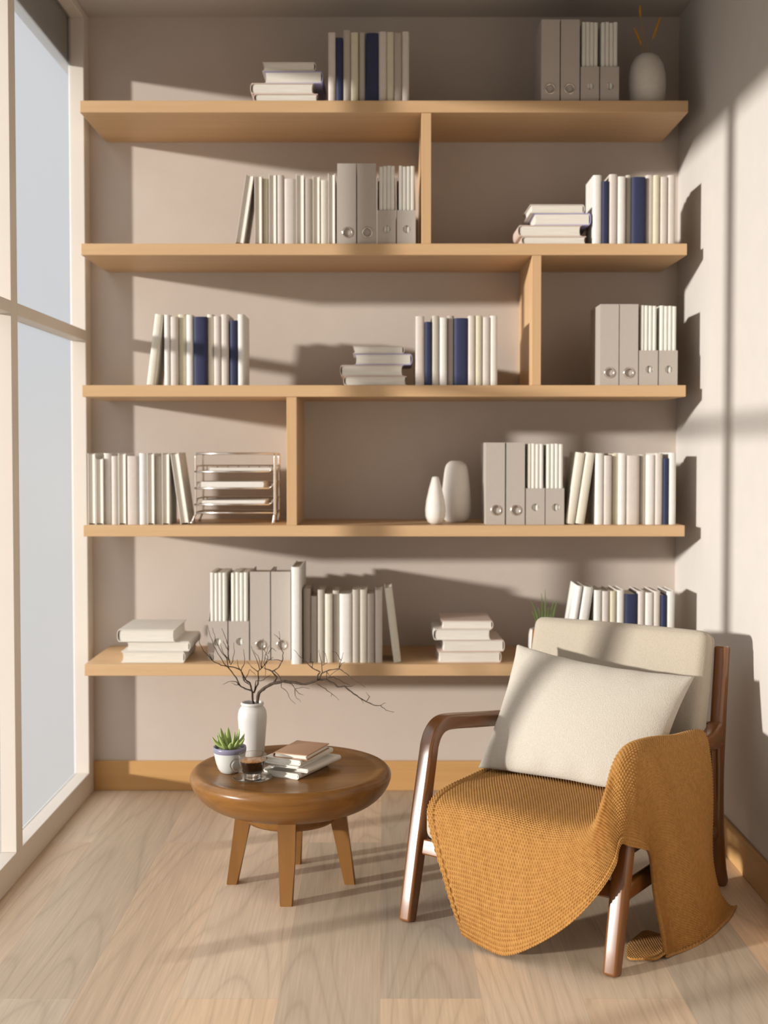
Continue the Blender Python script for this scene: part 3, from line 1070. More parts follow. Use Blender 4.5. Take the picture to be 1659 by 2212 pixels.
# vase with branches
VB = F(546, 1630, ZT)
zz = lambda py: P(546, py, VB.y).z - ZT
sp_ = VB.y / FPX
root = thing('vase', 'tall white ceramic bottle vase holding bare branches on the coffee table', 'vase', Matrix.Translation(VB))
vh = zz(1518)
prof = [(0, 0), (0.030, 0), (0.0345, 0.003), (0.0375, 0.03 * 1), (0.041, 0.075), (0.0432, 0.105), (0.0432, 0.122), (0.0405, 0.136), (0.0355, 0.1445), (0.0325, 0.1475), (0.0322, 0.150), (0.0342, 0.153),
        (0.0345, 0.157), (0.0325, 0.160), (0.029, 0.159), (0.0275, 0.150), (0.029, 0.14), (0.03, 0.10), (0, 0.095)]
kz = vh / 0.158
mesh_obj('body', B().lathe([(max(p.x, 0), p.y * kz) for p in smooth_path([Vector((a, b_, 0)) for a, b_ in prof], 3)], 64), M['ceramic'], root, True)


def branch(name, lab, mat, lines, Y0, s0):
    bb = B()
    org = None
    for pts, r0, r1, dz in lines:
        w3 = []
        n = len(pts)
        for i, (x, y) in enumerate(pts):
            if pts[0][1] > 660 and i == 0:
                dd = 0
            else:
                dd = dz[0] + (dz[1] - dz[0]) * i / (n - 1)
            w3.append(P(400 + x * 0.28933, 1320 + y * 0.28933, Y0 + dd))
        if org is None:
            org = w3[0].copy()
            org.z -= 0.03
            w3.insert(0, org.copy())
        w3 = [p - org for p in w3]
        sp = []
        for p, q in zip(w3, w3[1:]):
            for t in (0.0, 0.33, 0.67):
                j = (q - p).length * (0.05 if t else 0.0)
                sp.append(p.lerp(q, t) + Vector((random.uniform(-j, j), random.uniform(-j, j), random.uniform(-j, j))))
        sp.append(w3[-1])
        k = len(sp)
        bb.tube(sp, [(r0 + (r1 - r0) * (i / (k - 1))) * (1 + 0.12 * math.sin(i * 2.3 + x)) for i in range(k)], 7)
    o = mesh_obj(name, bb, mat, None, True)
    o.location = org
    tag(o, lab, 'branch', 'branches in the table vase')


u = 0.00041   # one zoom pixel in metres at the vase
Lb = [
    ([(512, 690), (504, 610), (485, 535)], 6.5, 4.5, (0, 0)),
    ([(485, 537), (455, 515), (430, 470), (415, 440), (340, 415), (270, 405), (200, 365), (140, 300), (108, 240), (105, 175)], 3.5, 1.2, (0, -.03)),
    ([(205, 367), (180, 320)], 2, 1, (-.02, -.02)), ([(212, 365), (212, 300)], 1.6, 0.9, (-.02, -.01)),
    ([(505, 598), (450, 580), (410, 555), (385, 500), (330, 430), (290, 390), (255, 330), (215, 260), (190, 190), (170, 105)], 3.6, 1.1, (0, .04)),
    ([(330, 432), (310, 350), (270, 300), (225, 210), (208, 125)], 2.4, 1, (.01, .05)),
    ([(335, 390), (325, 330), (325, 260), (300, 190), (275, 130)], 2.4, 1, (.01, .03)),
    ([(325, 300), (300, 250), (280, 220)], 1.7, 0.9, (.02, .01)), ([(318, 350), (290, 320), (262, 235)], 1.8, 0.9, (.02, .04)),
    ([(415, 442), (395, 400), (390, 360)], 1.9, 0.9, (0, -.01)), ([(420, 445), (445, 390), (437, 285)], 2, 1, (0, .02)),
    ([(340, 400), (358, 375), (370, 300), (365, 235)], 1.9, 0.9, (.01, .03)),
    ([(425, 462), (440, 520), (480, 548)], 2.6, 2.6, (0, 0)), ([(440, 520), (465, 480), (485, 435), (530, 482)], 1.8, 0.9, (0, .03)),
    ([(410, 555), (385, 528), (340, 525), (280, 548)], 2.2, 0.9, (0, -.04)), ([(410, 555), (375, 550), (345, 535)], 1.8, 0.9, (0, .03)),
    ([(513, 612), (545, 545), (550, 500), (545, 450), (580, 420), (620, 370), (660, 345)], 4, 1.1, (0, .02)),
    ([(545, 452), (500, 420), (460, 375)], 2, 0.9, (.01, .03)), ([(558, 438), (530, 350), (495, 260)], 2, 0.9, (.01, -.02)),
    ([(572, 425), (555, 360), (510, 290)], 1.8, 0.9, (.01, .05)), ([(575, 420), (580, 330), (580, 260), (585, 205)], 1.8, 0.9, (.01, .0)),
    ([(600, 398), (620, 340), (590, 290), (565, 240)], 1.7, 0.9, (.015, .03)), ([(592, 402), (598, 330), (630, 255)], 1.7, 0.9, (.015, -.02)),
    ([(600, 400), (602, 460), (600, 485)], 1.4, 0.9, (.01, .0)), ([(620, 320), (650, 275), (682, 300)], 1.4, 0.9, (.02, .0)),
    ([(516, 602), (530, 520), (570, 520), (620, 490), (645, 470)], 2.4, 0.9, (0, -.03)),
]
Rb = [
    ([(538, 688), (552, 610), (600, 570), (660, 540), (730, 525), (800, 530), (900, 545), (950, 530), (1000, 510), (1060, 515), (1110, 540), (1140, 565), (1190, 560), (1240, 600), (1300, 645),
      (1360, 680), (1420, 705), (1460, 705), (1500, 740), (1560, 755)], 9.5, 1.2, (0.0, -.08)),
    ([(665, 535), (685, 490), (650, 450), (590, 425)], 5.5, 3.0, (-.01, -.02)),
    ([(655, 448), (700, 420), (725, 375), (700, 365), (640, 365), (590, 350)], 3, 1, (-.015, -.03)),
    ([(725, 378), (735, 310), (715, 280), (708, 200), (703, 150)], 2.6, 0.9, (-.02, .0)), ([(708, 212), (690, 190), (665, 172)], 1.6, 0.9, (-.01, -.02)),
    ([(660, 442), (700, 480), (720, 520), (720, 570), (760, 600), (790, 660), (825, 695)], 2.6, 0.9, (-.015, -.05)),
    ([(730, 530), (800, 545), (820, 580), (870, 570), (930, 580)], 2.6, 0.9, (-.01, -.03)), ([(818, 580), (850, 615), (885, 627)], 2, 0.9, (-.02, -.03)),
    ([(820, 590), (825, 635), (865, 680)], 1.8, 0.9, (-.02, -.05)),
    ([(985, 520), (990, 480), (1010, 455), (950, 425), (910, 385), (870, 350), (815, 290)], 4.2, 1, (-.04, -.03)),
    ([(948, 423), (955, 380), (930, 375), (938, 310)], 2.2, 0.9, (-.04, -.05)),
    ([(1000, 508), (1020, 465), (1080, 440), (1150, 430), (1170, 390), (1195, 380)], 4, 1, (-.04, -.05)),
    ([(1150, 430), (1165, 370), (1130, 310), (1100, 300)], 2.2, 0.9, (-.05, -.03)), ([(1165, 372), (1182, 310)], 1.6, 0.9, (-.05, -.05)),
    ([(1027, 462), (1020, 380), (1005, 330), (1000, 290)], 2.2, 0.9, (-.04, -.02)), ([(1020, 405), (1060, 390), (1050, 320), (1030, 300)], 1.8, 0.9, (-.04, -.06)),
    ([(1058, 512), (1058, 450), (1080, 485), (1150, 435)], 2.2, 1.2, (-.045, -.05)),
    ([(1152, 432), (1210, 470), (1260, 515), (1345, 570)], 2.4, 0.9, (-.05, -.08)), ([(975, 537), (1050, 580), (1100, 620), (1150, 665)], 2.8, 0.9, (-.04, -.07)),
    ([(1095, 622), (1090, 640)], 1.4, 0.8, (-.06, -.06)),
    ([(1170, 560), (1240, 562), (1270, 550)], 2, 0.9, (-.05, -.04)), ([(1065, 500), (1110, 490), (1170, 525), (1230, 550)], 1.8, 0.9, (-.045, -.02)),
    ([(1350, 678), (1380, 640), (1350, 605)], 2, 0.9, (-.062, -.05)), ([(1450, 705), (1500, 685)], 1.6, 0.9, (-.068, -.07)), ([(1310, 650), (1335, 690)], 1.3, 0.8, (-.062, -.07)),
]
branch('branch', 'dark upright bare branch with many twigs, rising left in the table vase', M['bark_dark'], [(p, (a * 1.5 + 0.5) * u, (b_ * 1.2 + 0.1) * u, d) for p, a, b_, d in Lb], VB.y, 1)
branch('branch', 'thick grey-brown driftwood branch reaching right from the table vase', M['bark'], [(p, (a * 1.4 + 0.4) * u, (b_ * 1.2 + 0.1) * u, d) for p, a, b_, d in Rb], VB.y, 1)

# succulent
SB_ = F(497, 1668, ZT)
root = thing('potted_succulent', 'green succulent in a white pot with lavender rim on the coffee table', 'plant', Matrix.Translation(SB_))
ph = P(497, 1612, SB_.y).z - ZT
pr_ = P(533, 1612, SB_.y).x - P(497.5, 1612, SB_.y).x
rim = ph * 0.83
mesh_obj('pot', B().lathe([(0, 0), (0.022, 0), (0.0265, 0.0025), (0.033, 0.16 * ph), (0.039, 0.38 * ph), (0.043, 0.62 * ph), (pr_ * 0.975, rim), (pr_ * 0.955, rim), (0.039, 0.7 * ph), (0, 0.66 * ph)], 56), M['pot'], root, True, 40)
mesh_obj('pot_rim', B().lathe([(pr_ * 0.965, rim - 0.003), (pr_ * 1.0, rim), (pr_ * 1.01, ph * 0.93), (pr_ * 0.99, ph), (pr_ * 0.93, ph * 0.995), (pr_ * 0.90, ph * 0.9), (pr_ * 0.90, ph * 0.74)], 56, False, False), M['pot_rim'], root, True)
bb = B()
bb.lathe([(pr_ * 0.9, ph * 0.84), (pr_ * 0.6, ph * 0.89), (0, ph * 0.91)], 40, False, False)
mesh_obj('gravel', bb, M['gravel'], root, True)
tips = [(458, 1591), (470, 1588), (477, 1572), (493, 1570), (518, 1574), (529, 1584), (529, 1594), (472, 1583), (486, 1580), (508, 1580), (516, 1597), (481, 1608), (499, 1604)]
dep = [0, .02, .025, .02, .02, .02, -.005, -.01, .0, .0, -.03, -.034, -.034]
for (tx, ty), dd in zip(tips, dep):
    tip = P(tx, ty, SB_.y + dd) - SB_
    if ty > 1600:
        tip.z = max(tip.z, ph * 0.98)
    bse = Vector((tip.x * 0.14, dd * 0.12, ph * 0.86))
    out = Vector((tip.x, dd, 0))
    mid = bse.lerp(tip, 0.5) + out * 0.16
    sp = smooth_path([bse, mid, tip], 8)
    k = len(sp)
    hw_ = [0.0068 * (0.55 + 0.75 * math.sin(math.pi * min(1, 0.15 + 0.7 * i / (k - 1)))) * (1 - (i / (k - 1)) ** 3) + 0.0003 for i in range(k)]
    axis = Vector((0, 0, 1)).cross(tip - bse)
    axis = axis.normalized() if axis.length > 1e-4 else Vector((1, 0, 0))
    mesh_obj('leaf', B().sweep(sp, axis, hw_, [h_ * 0.55 for h_ in hw_], 12, 2.2, True, (False, False)), M['leaf'], root, True)

# glass cup and saucer
CB = F(546, 1684, ZT)
CB.y += 0.0
o = mesh_obj('saucer', B().lathe([(0, 0), (0.028, 0), (0.032, 0.0012), (0.044, 0.003), (0.0545, 0.0065), (0.0562, 0.0076), (0.0560, 0.0086), (0.053, 0.0078), (0.043, 0.0046), (0.03, 0.003), (0.0, 0.003)], 64), M['glass'], None, True)
o.location = CB
tag(o, 'clear glass saucer under the coffee cup', 'saucer')
cb = CB + Vector((0, 0, 0.0034))
chh = P(544, 1629, CB.y).z - cb.z
root = thing('glass_cup', 'clear glass cup of black coffee on a glass saucer', 'cup', Matrix.Translation(cb))
R1 = P(574, 1629, CB.y).x - P(544, 1629, CB.y).x
lf = 0.27 * chh
lt = 0.76 * chh
outer = [(0.021, 0), (0.0225, 0.001), (0.0215, 0.10 * chh), (0.0235, 0.2 * chh), (0.0285, 0.3 * chh), (0.033, 0.45 * chh), (R1 * 0.96, 0.7 * chh), (R1, chh)]
inner = [(R1 - 0.0022, chh), (R1 * 0.96 - 0.0022, 0.7 * chh), (0.0308, 0.45 * chh), (0.0262, 0.32 * chh), (0.019, lf), (0, lf * 0.97)]
mesh_obj('cup_wall', B().lathe([(0, 0)] + outer + [(R1 - 0.001, chh * 1.008)] + inner, 56), M['glass'], root, True, 60)
mesh_obj('cup_base', B().lathe([(0, 0.0006), (0.0198, 0.0006), (0.0192, 0.1 * chh), (0.0205, 0.19 * chh), (0, 0.21 * chh)], 40), M['glass_solid'], root, True, 50)
hpts = [(-0.034, 0, 0.72 * chh), (-0.044, -0.001, 0.76 * chh), (-0.054, -0.003, 0.70 * chh), (-0.059, -0.004, 0.55 * chh), (-0.055, -0.003, 0.40 * chh), (-0.045, -0.001, 0.33 * chh), (-0.030, 0, 0.37 * chh)]
mesh_obj('handle', B().tube(smooth_path(hpts, 6), 0.0038, 12), M['glass'], root, True)
mesh_obj('coffee', B().lathe([(0, lf), (0.0185, lf + 0.0006), (0.0258, 0.325 * chh), (0.0304, 0.45 * chh), (R1 * 0.945 - 0.0024, lt - 0.0012), (0, lt - 0.001)], 48), M['coffee'], root, True, 40)
mesh_obj('crema', B().lathe([(0, lt - 0.0008), (R1 * 0.945 - 0.0026, lt - 0.0008), (R1 * 0.948 - 0.0024, lt + 0.0006), (R1 * 0.93 - 0.0026, lt + 0.001), (0, lt + 0.001)], 48), M['crema'], root, True, 40)

# books on the table
def table_book(cx, cy, yaw, wd_, ln, th, z0, key, side, lab):
    R = Matrix(((0, 1, 0, 0), (0, 0, 1, 0), (1, 0, 0, 0), (0, 0, 0, 1)))
    mtx = Matrix.Translation((cx, cy, z0)) @ Matrix.Rotation(yaw, 4, 'Z') @ Matrix.Translation((-wd_ / 2, -ln / 2, 0))
    if side == 'L':
        mtx = mtx @ R
    else:
        mtx = mtx @ Matrix.Translation((wd_, 0, th)) @ Matrix(((0, -1, 0, 0), (0, 0, 1, 0), (-1, 0, 0, 0), (0, 0, 0, 1)))
    root = thing('book', lab, 'book', mtx, 'books stacked on the coffee table')
    book_parts(root, th, wd_, ln, key)


def corner_place(px, py, z, wd_, ln, yaw):
    """centre of a lying book whose front right lower corner shows at a pixel"""
    c = F(px, py, z)
    e = Vector((wd_ / 2, -ln / 2, 0))
    e.rotate(Quaternion((0, 0, 1), yaw))
    return c - e


z = ZT + 0.0003
yaw0 = math.radians(-27)
for px, py, wd_, ln, th, yaw, key, side, lab in (
        (646, 1685, 0.123, 0.172, 0.0165, yaw0, 's', 'R', 'off-white book at the bottom of the coffee table stack'),
        (666, 1671, 0.126, 0.172, 0.0145, yaw0 - 0.06, 's', 'R', 'off-white book second from bottom of the coffee table stack'),
        (646, 1662, 0.118, 0.172, 0.0075, yaw0 + 0.03, 's', 'R', 'thinnest white book in the middle of the coffee table stack'),
        (650, 1655, 0.118, 0.175, 0.0145, yaw0 - 0.03, 's', 'R', 'off-white book just under the brown one on the coffee table'),
        (664.5, 1643, 0.108, 0.15, 0.0145, yaw0 + 0.10, 'b', 'L', 'brown-covered book on top of the coffee table stack')):
    c = corner_place(px, py, z, wd_, ln, yaw)
    table_book(c.x, c.y, yaw, wd_, ln, th, z, key, side, lab)
    z += th + 0.0003

# ------------------------------------------------------------------ armchair
CO = Vector((0.0615, 3.182, 0))
CA = math.atan2(-0.5723, 0.820)
CM = rot_z(CO, CA)
root = thing('armchair', 'low walnut armchair with beige cushions by the right wall', 'armchair', CM)
UW = 0.586


def vleg(w):
    return 0.24 * w


def frame_side(u0):
    # front leg up to the bend, then the arm going back; leg and arm are two parts meeting in the bend
    leg = [(u0, 0.0, 0.0)] + [(u0, vleg(w), w) for w in (0.06, 0.12, 0.2, 0.28, 0.36, 0.42)]
    hw_l = [0.0185, 0.019, 0.0195, 0.020, 0.0205, 0.021, 0.021]
    hn_l = [0.0185, 0.020, 0.021, 0.0225, 0.0225, 0.021, 0.0205]
    mesh_obj('leg', B().sweep(leg, (1, 0, 0), hw_l, hn_l, 24, 5.0, True, (True, False)), M['walnut'], root, True, 60)
    arm = [(u0, vleg(0.42), 0.42), (u0, vleg(0.42) + 0.007, 0.449), (u0, 0.122, 0.474), (u0, 0.146, 0.492), (u0, 0.178, 0.4985), (u0, 0.23, 0.494), (u0, 0.34, 0.477), (u0, 0.49, 0.455), (u0, 0.60, 0.440), (u0, 0.655, 0.438), (u0, 0.705, 0.446)]
    arm = [Vector(a_) for a_ in arm]
    sm = arm[:1] + smooth_path(arm[1:], 4)
    k = len(sm)
    mesh_obj('armrest', B().sweep(sm, (1, 0, 0), [0.021] * k, [0.0205 + 0.016 * max(0.0, (p.y - 0.58) / 0.12) ** 1.6 for p in sm], 24, 5.0, True, (False, True)), M['walnut_y'], root, True, 60)
    # rear post: kicks back at the foot and leans back above the arm
    rp = smooth_path([(u0, 0.752, 0.0), (u0, 0.728, 0.07), (u0, 0.712, 0.16), (u0, 0.708, 0.26), (u0, 0.709, 0.36), (u0, 0.714, 0.44), (u0, 0.724, 0.53), (u0, 0.738, 0.62), (u0, 0.748, 0.69)], 4)
    k = len(rp)
    hn_r = [0.0225 - 0.005 * math.exp(-((p.z - 0.3) / 0.09) ** 2) + 0.004 * math.exp(-((p.z - 0.46) / 0.06) ** 2) for p in rp]
    mesh_obj('leg', B().sweep(rp, (1, 0, 0), [0.0200] * k, hn_r, 24, 3.0), M['walnut'], root, True, 60)
    # narrow inner strut between the arm joint and the seat rail, leaving a slot beside the post
    st = smooth_path([(u0, 0.655, 0.432), (u0, 0.660, 0.36), (u0, 0.666, 0.27), (u0, 0.690, 0.175), (u0, 0.712, 0.13)], 4)
    mesh_obj('arm_strut', B().sweep(st, (1, 0, 0), 0.014, 0.011, 16, 3.0), M['walnut'], root, True, 60)
    # side rail under the seat
    mesh_obj('side_rail', B().sweep([(u0, 0.05, 0.182), (u0, 0.35, 0.176), (u0, 0.70, 0.168)], (1, 0, 0), 0.0125, 0.022, 20, 4.0), M['walnut_y'], root, True, 60)


frame_side(0.0)
frame_side(UW)
mesh_obj('front_rail', B().sweep([(0.012, 0.050, 0.192), (0.29, 0.050, 0.190), (UW - 0.012, 0.050, 0.188)], (0, 0.97, -0.235), 0.011, 0.0205, 24, 6.0), M['walnut_y'], root, True, 60)
mesh_obj('rear_rail', B().sweep([(0.012, 0.69, 0.168), (UW - 0.012, 0.69, 0.168)], (0, 1, 0), 0.011, 0.020, 24, 5.0), M['walnut_y'], root, True, 60)
mesh_obj('crest_rail', B().sweep([(0.012, 0.722, 0.45), (UW - 0.012, 0.722, 0.45)], (0, 1, 0), 0.010, 0.022, 24, 5.0), M['walnut_y'], root, True, 60)
for q in range(4):
    uu = 0.10 + q * (UW - 0.2) / 3
    mesh_obj('back_slat', B().sweep([(uu, 0.69, 0.172), (uu, 0.70, 0.31), (uu, 0.716, 0.448)], (1, 0, 0), 0.016, 0.006, 16, 4.0), M['walnut'], root, True, 60)


def rbox(hx, hy, hz, r, n=14, puff=(0, 0, 0)):
    """rounded, slightly stuffed cushion block centred on the origin"""
    def line(h):
        e = [-h, -h + r * 0.15, -h + r * 0.35, -h + r * 0.6, -h + r]
        m_ = [(-h + r) + (2 * h - 2 * r) * i / n for i in range(1, n)]
        return e + m_ + [-q for q in e[::-1]]
    lx, ly, lz = line(hx), line(hy), line(hz)
    bm = bmesh.new()
    def grid(A, Bn, mk):
        vs = [[bm.verts.new(mk(a_, b2)) for b2 in Bn] for a_ in A]
        for i in range(len(A) - 1):
            for j in range(len(Bn) - 1):
                bm.faces.new((vs[i][j], vs[i + 1][j], vs[i + 1][j + 1], vs[i][j + 1]))
    for s in (-1, 1):
        grid(lx, ly, lambda a_, b2: (a_, b2, s * hz))
        grid(lx, lz, lambda a_, b2: (a_, s * hy, b2))
        grid(ly, lz, lambda a_, b2: (s * hx, a_, b2))
    bmesh.ops.remove_doubles(bm, verts=bm.verts[:], dist=1e-6)
    H_ = Vector((hx, hy, hz))
    for v in bm.verts:
        p = v.co
        inn = Vector([max(-H_[i] + r, min(H_[i] - r, p[i])) for i in range(3)])
        d = p - inn
        q = inn + d.normalized() * r if d.length > 1e-9 else p.copy()
        nx, ny, nz = p.x / hx, p.y / hy, p.z / hz
        q.z += puff[2] * (1 - nx * nx) * (1 - ny * ny) * (1 if p.z > 0 else -0.3)
        q.y += puff[1] * (1 - nx * nx) * (1 - nz * nz) * (-1 if p.y < 0 else 0.3)
        q.x += puff[0] * (1 - ny * ny) * (1 - nz * nz) * (1 if p.x > 0 else -1)
        v.co = q
    return bm


bb = B()
bb.add(rbox(0.258, 0.30, 0.052, 0.028, 14, (0.0, 0.008, 0.012)), Matrix.Translation((UW / 2, 0.322, 0.268)))
mesh_obj('seat_cushion', bb, M['cushion'], root, True)
tilt = math.atan2(0.115, 0.40)
BC = Matrix.Translation((UW / 2 + 0.001, 0.655, 0.527)) @ Matrix.Rotation(-tilt, 4, 'X')
bb = B()
bb.add(rbox(0.2755, 0.046, 0.212, 0.027, 14, (0.002, 0.008, 0.004)), BC)
mesh_obj('back_cushion', bb, M['cushion'], root, True)
# piping seams along the rear edge of the back cushion
loop = []
hx, hz, rr = 0.275, 0.2115, 0.027
for cx_, cz_, a0 in ((hx - rr, hz - rr, 0), (-hx + rr, hz - rr, 90), (-hx + rr, -hz + rr, 180), (hx - rr, -hz + rr, 270)):
    for q in range(9):
        t = math.radians(a0 + 90 * q / 8)
        loop.append(BC @ Vector((cx_ + (rr + 0.001) * math.cos(t), 0.008, cz_ + (rr + 0.001) * math.sin(t))))
mesh_obj('piping', B().tube(loop, 0.0016, 8, closed=True), M['piping'], root, True)

# ------------------------------------------------------------------ pillow
bb = B()
cTL, cTR, cBL, cBR = Vector((0.046, 0.515, 0.677)), Vector((0.573, 0.565, 0.629)), Vector((0.037, 0.300, 0.345)), Vector((0.548, 0.335, 0.325))
nrm = (cTR - cTL).cross(cTL - cBL).normalized()
if nrm.y > 0:
    nrm = -nrm          # towards the viewer side (front)
G1, G2 = 56, 42
sheets = []
for sgn in (1, -1):
    rows = []
    for i in range(G2 + 1):
        t = -1 + 2 * i / G2
        t = math.sin(t * math.pi / 2) * 0.5 + t * 0.5
        row = []
        for j in range(G1 + 1):
            s = -1 + 2 * j / G1
            s = math.sin(s * math.pi / 2) * 0.5 + s * 0.5
            se = s * (1 - 0.065 * (1 - t * t))
            te = t * (1 - (0.115 if t > 0 else 0.06) * (1 - s * s))
            a_, b2 = (se + 1) / 2, (te + 1) / 2
            p = cBL.lerp(cBR, a_).lerp(cTL.lerp(cTR, a_), b2)
            body = max(0.0, (1 - s * s) * (1 - t * t))
            th = 0.078 * body ** 0.42 * (1 if sgn > 0 else 0.75)
            edge = min(1 - abs(t), 0.35) / 0.35
            th += 0.0035 * math.sin(s * 17 + 1.3) * (1 - edge) * body ** 0.3
            th += 0.002 * math.sin(t * 15 + 0.4) * (1 - min(1 - abs(s), 0.3) / 0.3) * body ** 0.3
            row.append(bb.bm.verts.new(p + nrm * th * sgn))
        rows.append(row)
    for i in range(G2):
        for j in range(G1):
            bb.bm.faces.new((rows[i][j], rows[i][j + 1], rows[i + 1][j + 1], rows[i + 1][j]))
bmesh.ops.remove_doubles(bb.bm, verts=bb.bm.verts[:], dist=1e-5)
for v in bb.bm.verts:
    v.co.z = max(v.co.z, 0.354)
o = mesh_obj('pillow', bb, M['pillow'], None, True)
o.matrix_world = CM
tag(o, 'cream boucle lumbar pillow leaning on the armchair back', 'pillow')

# ------------------------------------------------------------------ blanket
CTRL = [
    [(.045, .44, .338), (.045, .30, .342), (.052, .12, .341), (.060, .03, .332), (.064, .000, .302), (.090, -.018, .245), (.135, -.035, .160), (.172, -.048, .090), (.207, -.055, .030)],
    [(.15, .46, .340), (.15, .28, .346), (.155, .12, .345), (.160, .03, .338), (.168, -.005, .308), (.190, -.025, .245), (.215, -.04, .160), (.240, -.052, .080), (.262, -.058, .014)],
    [(.26, .46, .340), (.26, .28, .346), (.265, .12, .344), (.270, .03, .336), (.275, -.008, .306), (.285, -.028, .240), (.300, -.043, .155), (.318, -.055, .075), (.336, -.060, .010)],
    [(.37, .46, .340), (.37, .28, .342), (.375, .12, .340), (.380, .03, .332), (.385, -.008, .302), (.392, -.028, .240), (.400, -.043, .170), (.412, -.052, .105), (.425, -.056, .060)],
    [(.47, .47, .340), (.465, .28, .342), (.465, .12, .340), (.470, .03, .334), (.475, -.005, .310), (.480, -.022, .270), (.487, -.034, .225), (.496, -.042, .175), (.508, -.046, .130)],
    [(.525, .49, .355), (.52, .30, .356), (.52, .13, .356), (.525, .04, .350), (.530, .000, .333), (.538, -.012, .305), (.546, -.020, .270), (.555, -.024, .235), (.565, -.024, .205)],
    [(.547, .51, .410), (.545, .31, .420), (.545, .15, .432), (.548, .055, .430), (.553, .012, .405), (.563, .000, .370), (.575, -.007, .335), (.587, -.008, .300), (.598, -.006, .272)],
    [(.556, .53, .462), (.554, .33, .484), (.555, .17, .506), (.558, .085, .508), (.565, .038, .480), (.575, .018, .435), (.587, .008, .390), (.598, .005, .350), (.604, .004, .318)],
    [(.585, .545, .484), (.585, .35, .506), (.586, .19, .530), (.587, .11, .534), (.590, .058, .505), (.597, .036, .455), (.606, .028, .405), (.612, .028, .355), (.616, .032, .308)],
    [(.612, .552, .472), (.614, .37, .492), (.616, .21, .512), (.616, .14, .510), (.618, .095, .475), (.622, .075, .430), (.625, .068, .385), (.626, .072, .335), (.626, .082, .290)],
    [(.628, .548, .40), (.632, .39, .41), (.634, .25, .42), (.632, .19, .41), (.630, .150, .385), (.629, .132, .350), (.628, .122, .320), (.627, .118, .295), (.625, .120, .272)],
    [(.635, .535, .28), (.645, .42, .28), (.648, .31, .28), (.646, .25, .275), (.640, .205, .265), (.634, .175, .255), (.630, .157, .242), (.629, .146, .232), (.628, .140, .222)],
    [(.642, .525, .16), (.660, .43, .16), (.664, .34, .16), (.660, .275, .155), (.652, .225, .150), (.645, .188, .146), (.642, .165, .142), (.640, .148, .138), (.641, .136, .136)],
    [(.655, .535, .065), (.672, .45, .062), (.676, .36, .060), (.672, .295, .058), (.664, .24, .056), (.655, .200, .056), (.650, .178, .056), (.648, .163, .058), (.650, .152, .060)],
    [(.672, .565, .014), (.684, .48, .009), (.688, .385, .009), (.684, .315, .009), (.675, .258, .009), (.664, .214, .009), (.658, .190, .011), (.655, .172, .014), (.655, .160, .018)],
    [(.690, .585, .006), (.700, .50, .006), (.702, .40, .006), (.697, .33, .006), (.686, .27, .006), (.673, .223, .006), (.664, .197, .007), (.660, .176, .009), (.657, .162, .012)],
]


def crm(k):
    """uniform Catmull-Rom weights for k samples positions along m controls"""
    def W(m_, n_):
        A = np.zeros((n_, m_))
        for q in range(n_):
            x = q * (m_ - 1) / (n_ - 1)
            i = min(int(x), m_ - 2)
            t = x - i
            w = [-.5 * t ** 3 + t * t - .5 * t, 1.5 * t ** 3 - 2.5 * t * t + 1, -1.5 * t ** 3 + 2 * t * t + .5 * t, .5 * t ** 3 - .5 * t * t]
            for d, ww in zip((-1, 0, 1, 2), w):
                A[q, min(max(i + d, 0), m_ - 1)] += ww
        return A
    return W(*k)


def knit_sheet(C, na, nb, lenA, lenB, pitch):
    """interpolate a control grid, resample by arc length, press the basket weave into it"""
    C = np.array(C, float)
    Wa, Wb = crm((C.shape[0], 161)), crm((C.shape[1], 121))
    S = np.einsum('ia,abk,jb->ijk', Wa, C, Wb)
    # even arc-length spacing along both directions
    def resample(S, n_):
        seg = np.linalg.norm(np.diff(S, axis=0), axis=2).mean(axis=1)
        cum = np.concatenate([[0], np.cumsum(seg)])
        tgt = np.linspace(0, cum[-1], n_)
        idx = np.clip(np.searchsorted(cum, tgt, side='right') - 1, 0, len(cum) - 2)
        f_ = ((tgt - cum[idx]) / (cum[idx + 1] - cum[idx]))[:, None, None]
        return S[idx] * (1 - f_) + S[idx + 1] * f_, cum[-1]
    S, la = resample(S, na)
    S2, lb = resample(np.swapaxes(S, 0, 1), nb)
    S = np.swapaxes(S2, 0, 1)
    return S, la, lb


def sheet_normals(S):
    da = np.gradient(S, axis=0)
    db = np.gradient(S, axis=1)
    n_ = np.cross(da, db)
    return n_ / (np.linalg.norm(n_, axis=2, keepdims=True) + 1e-12)


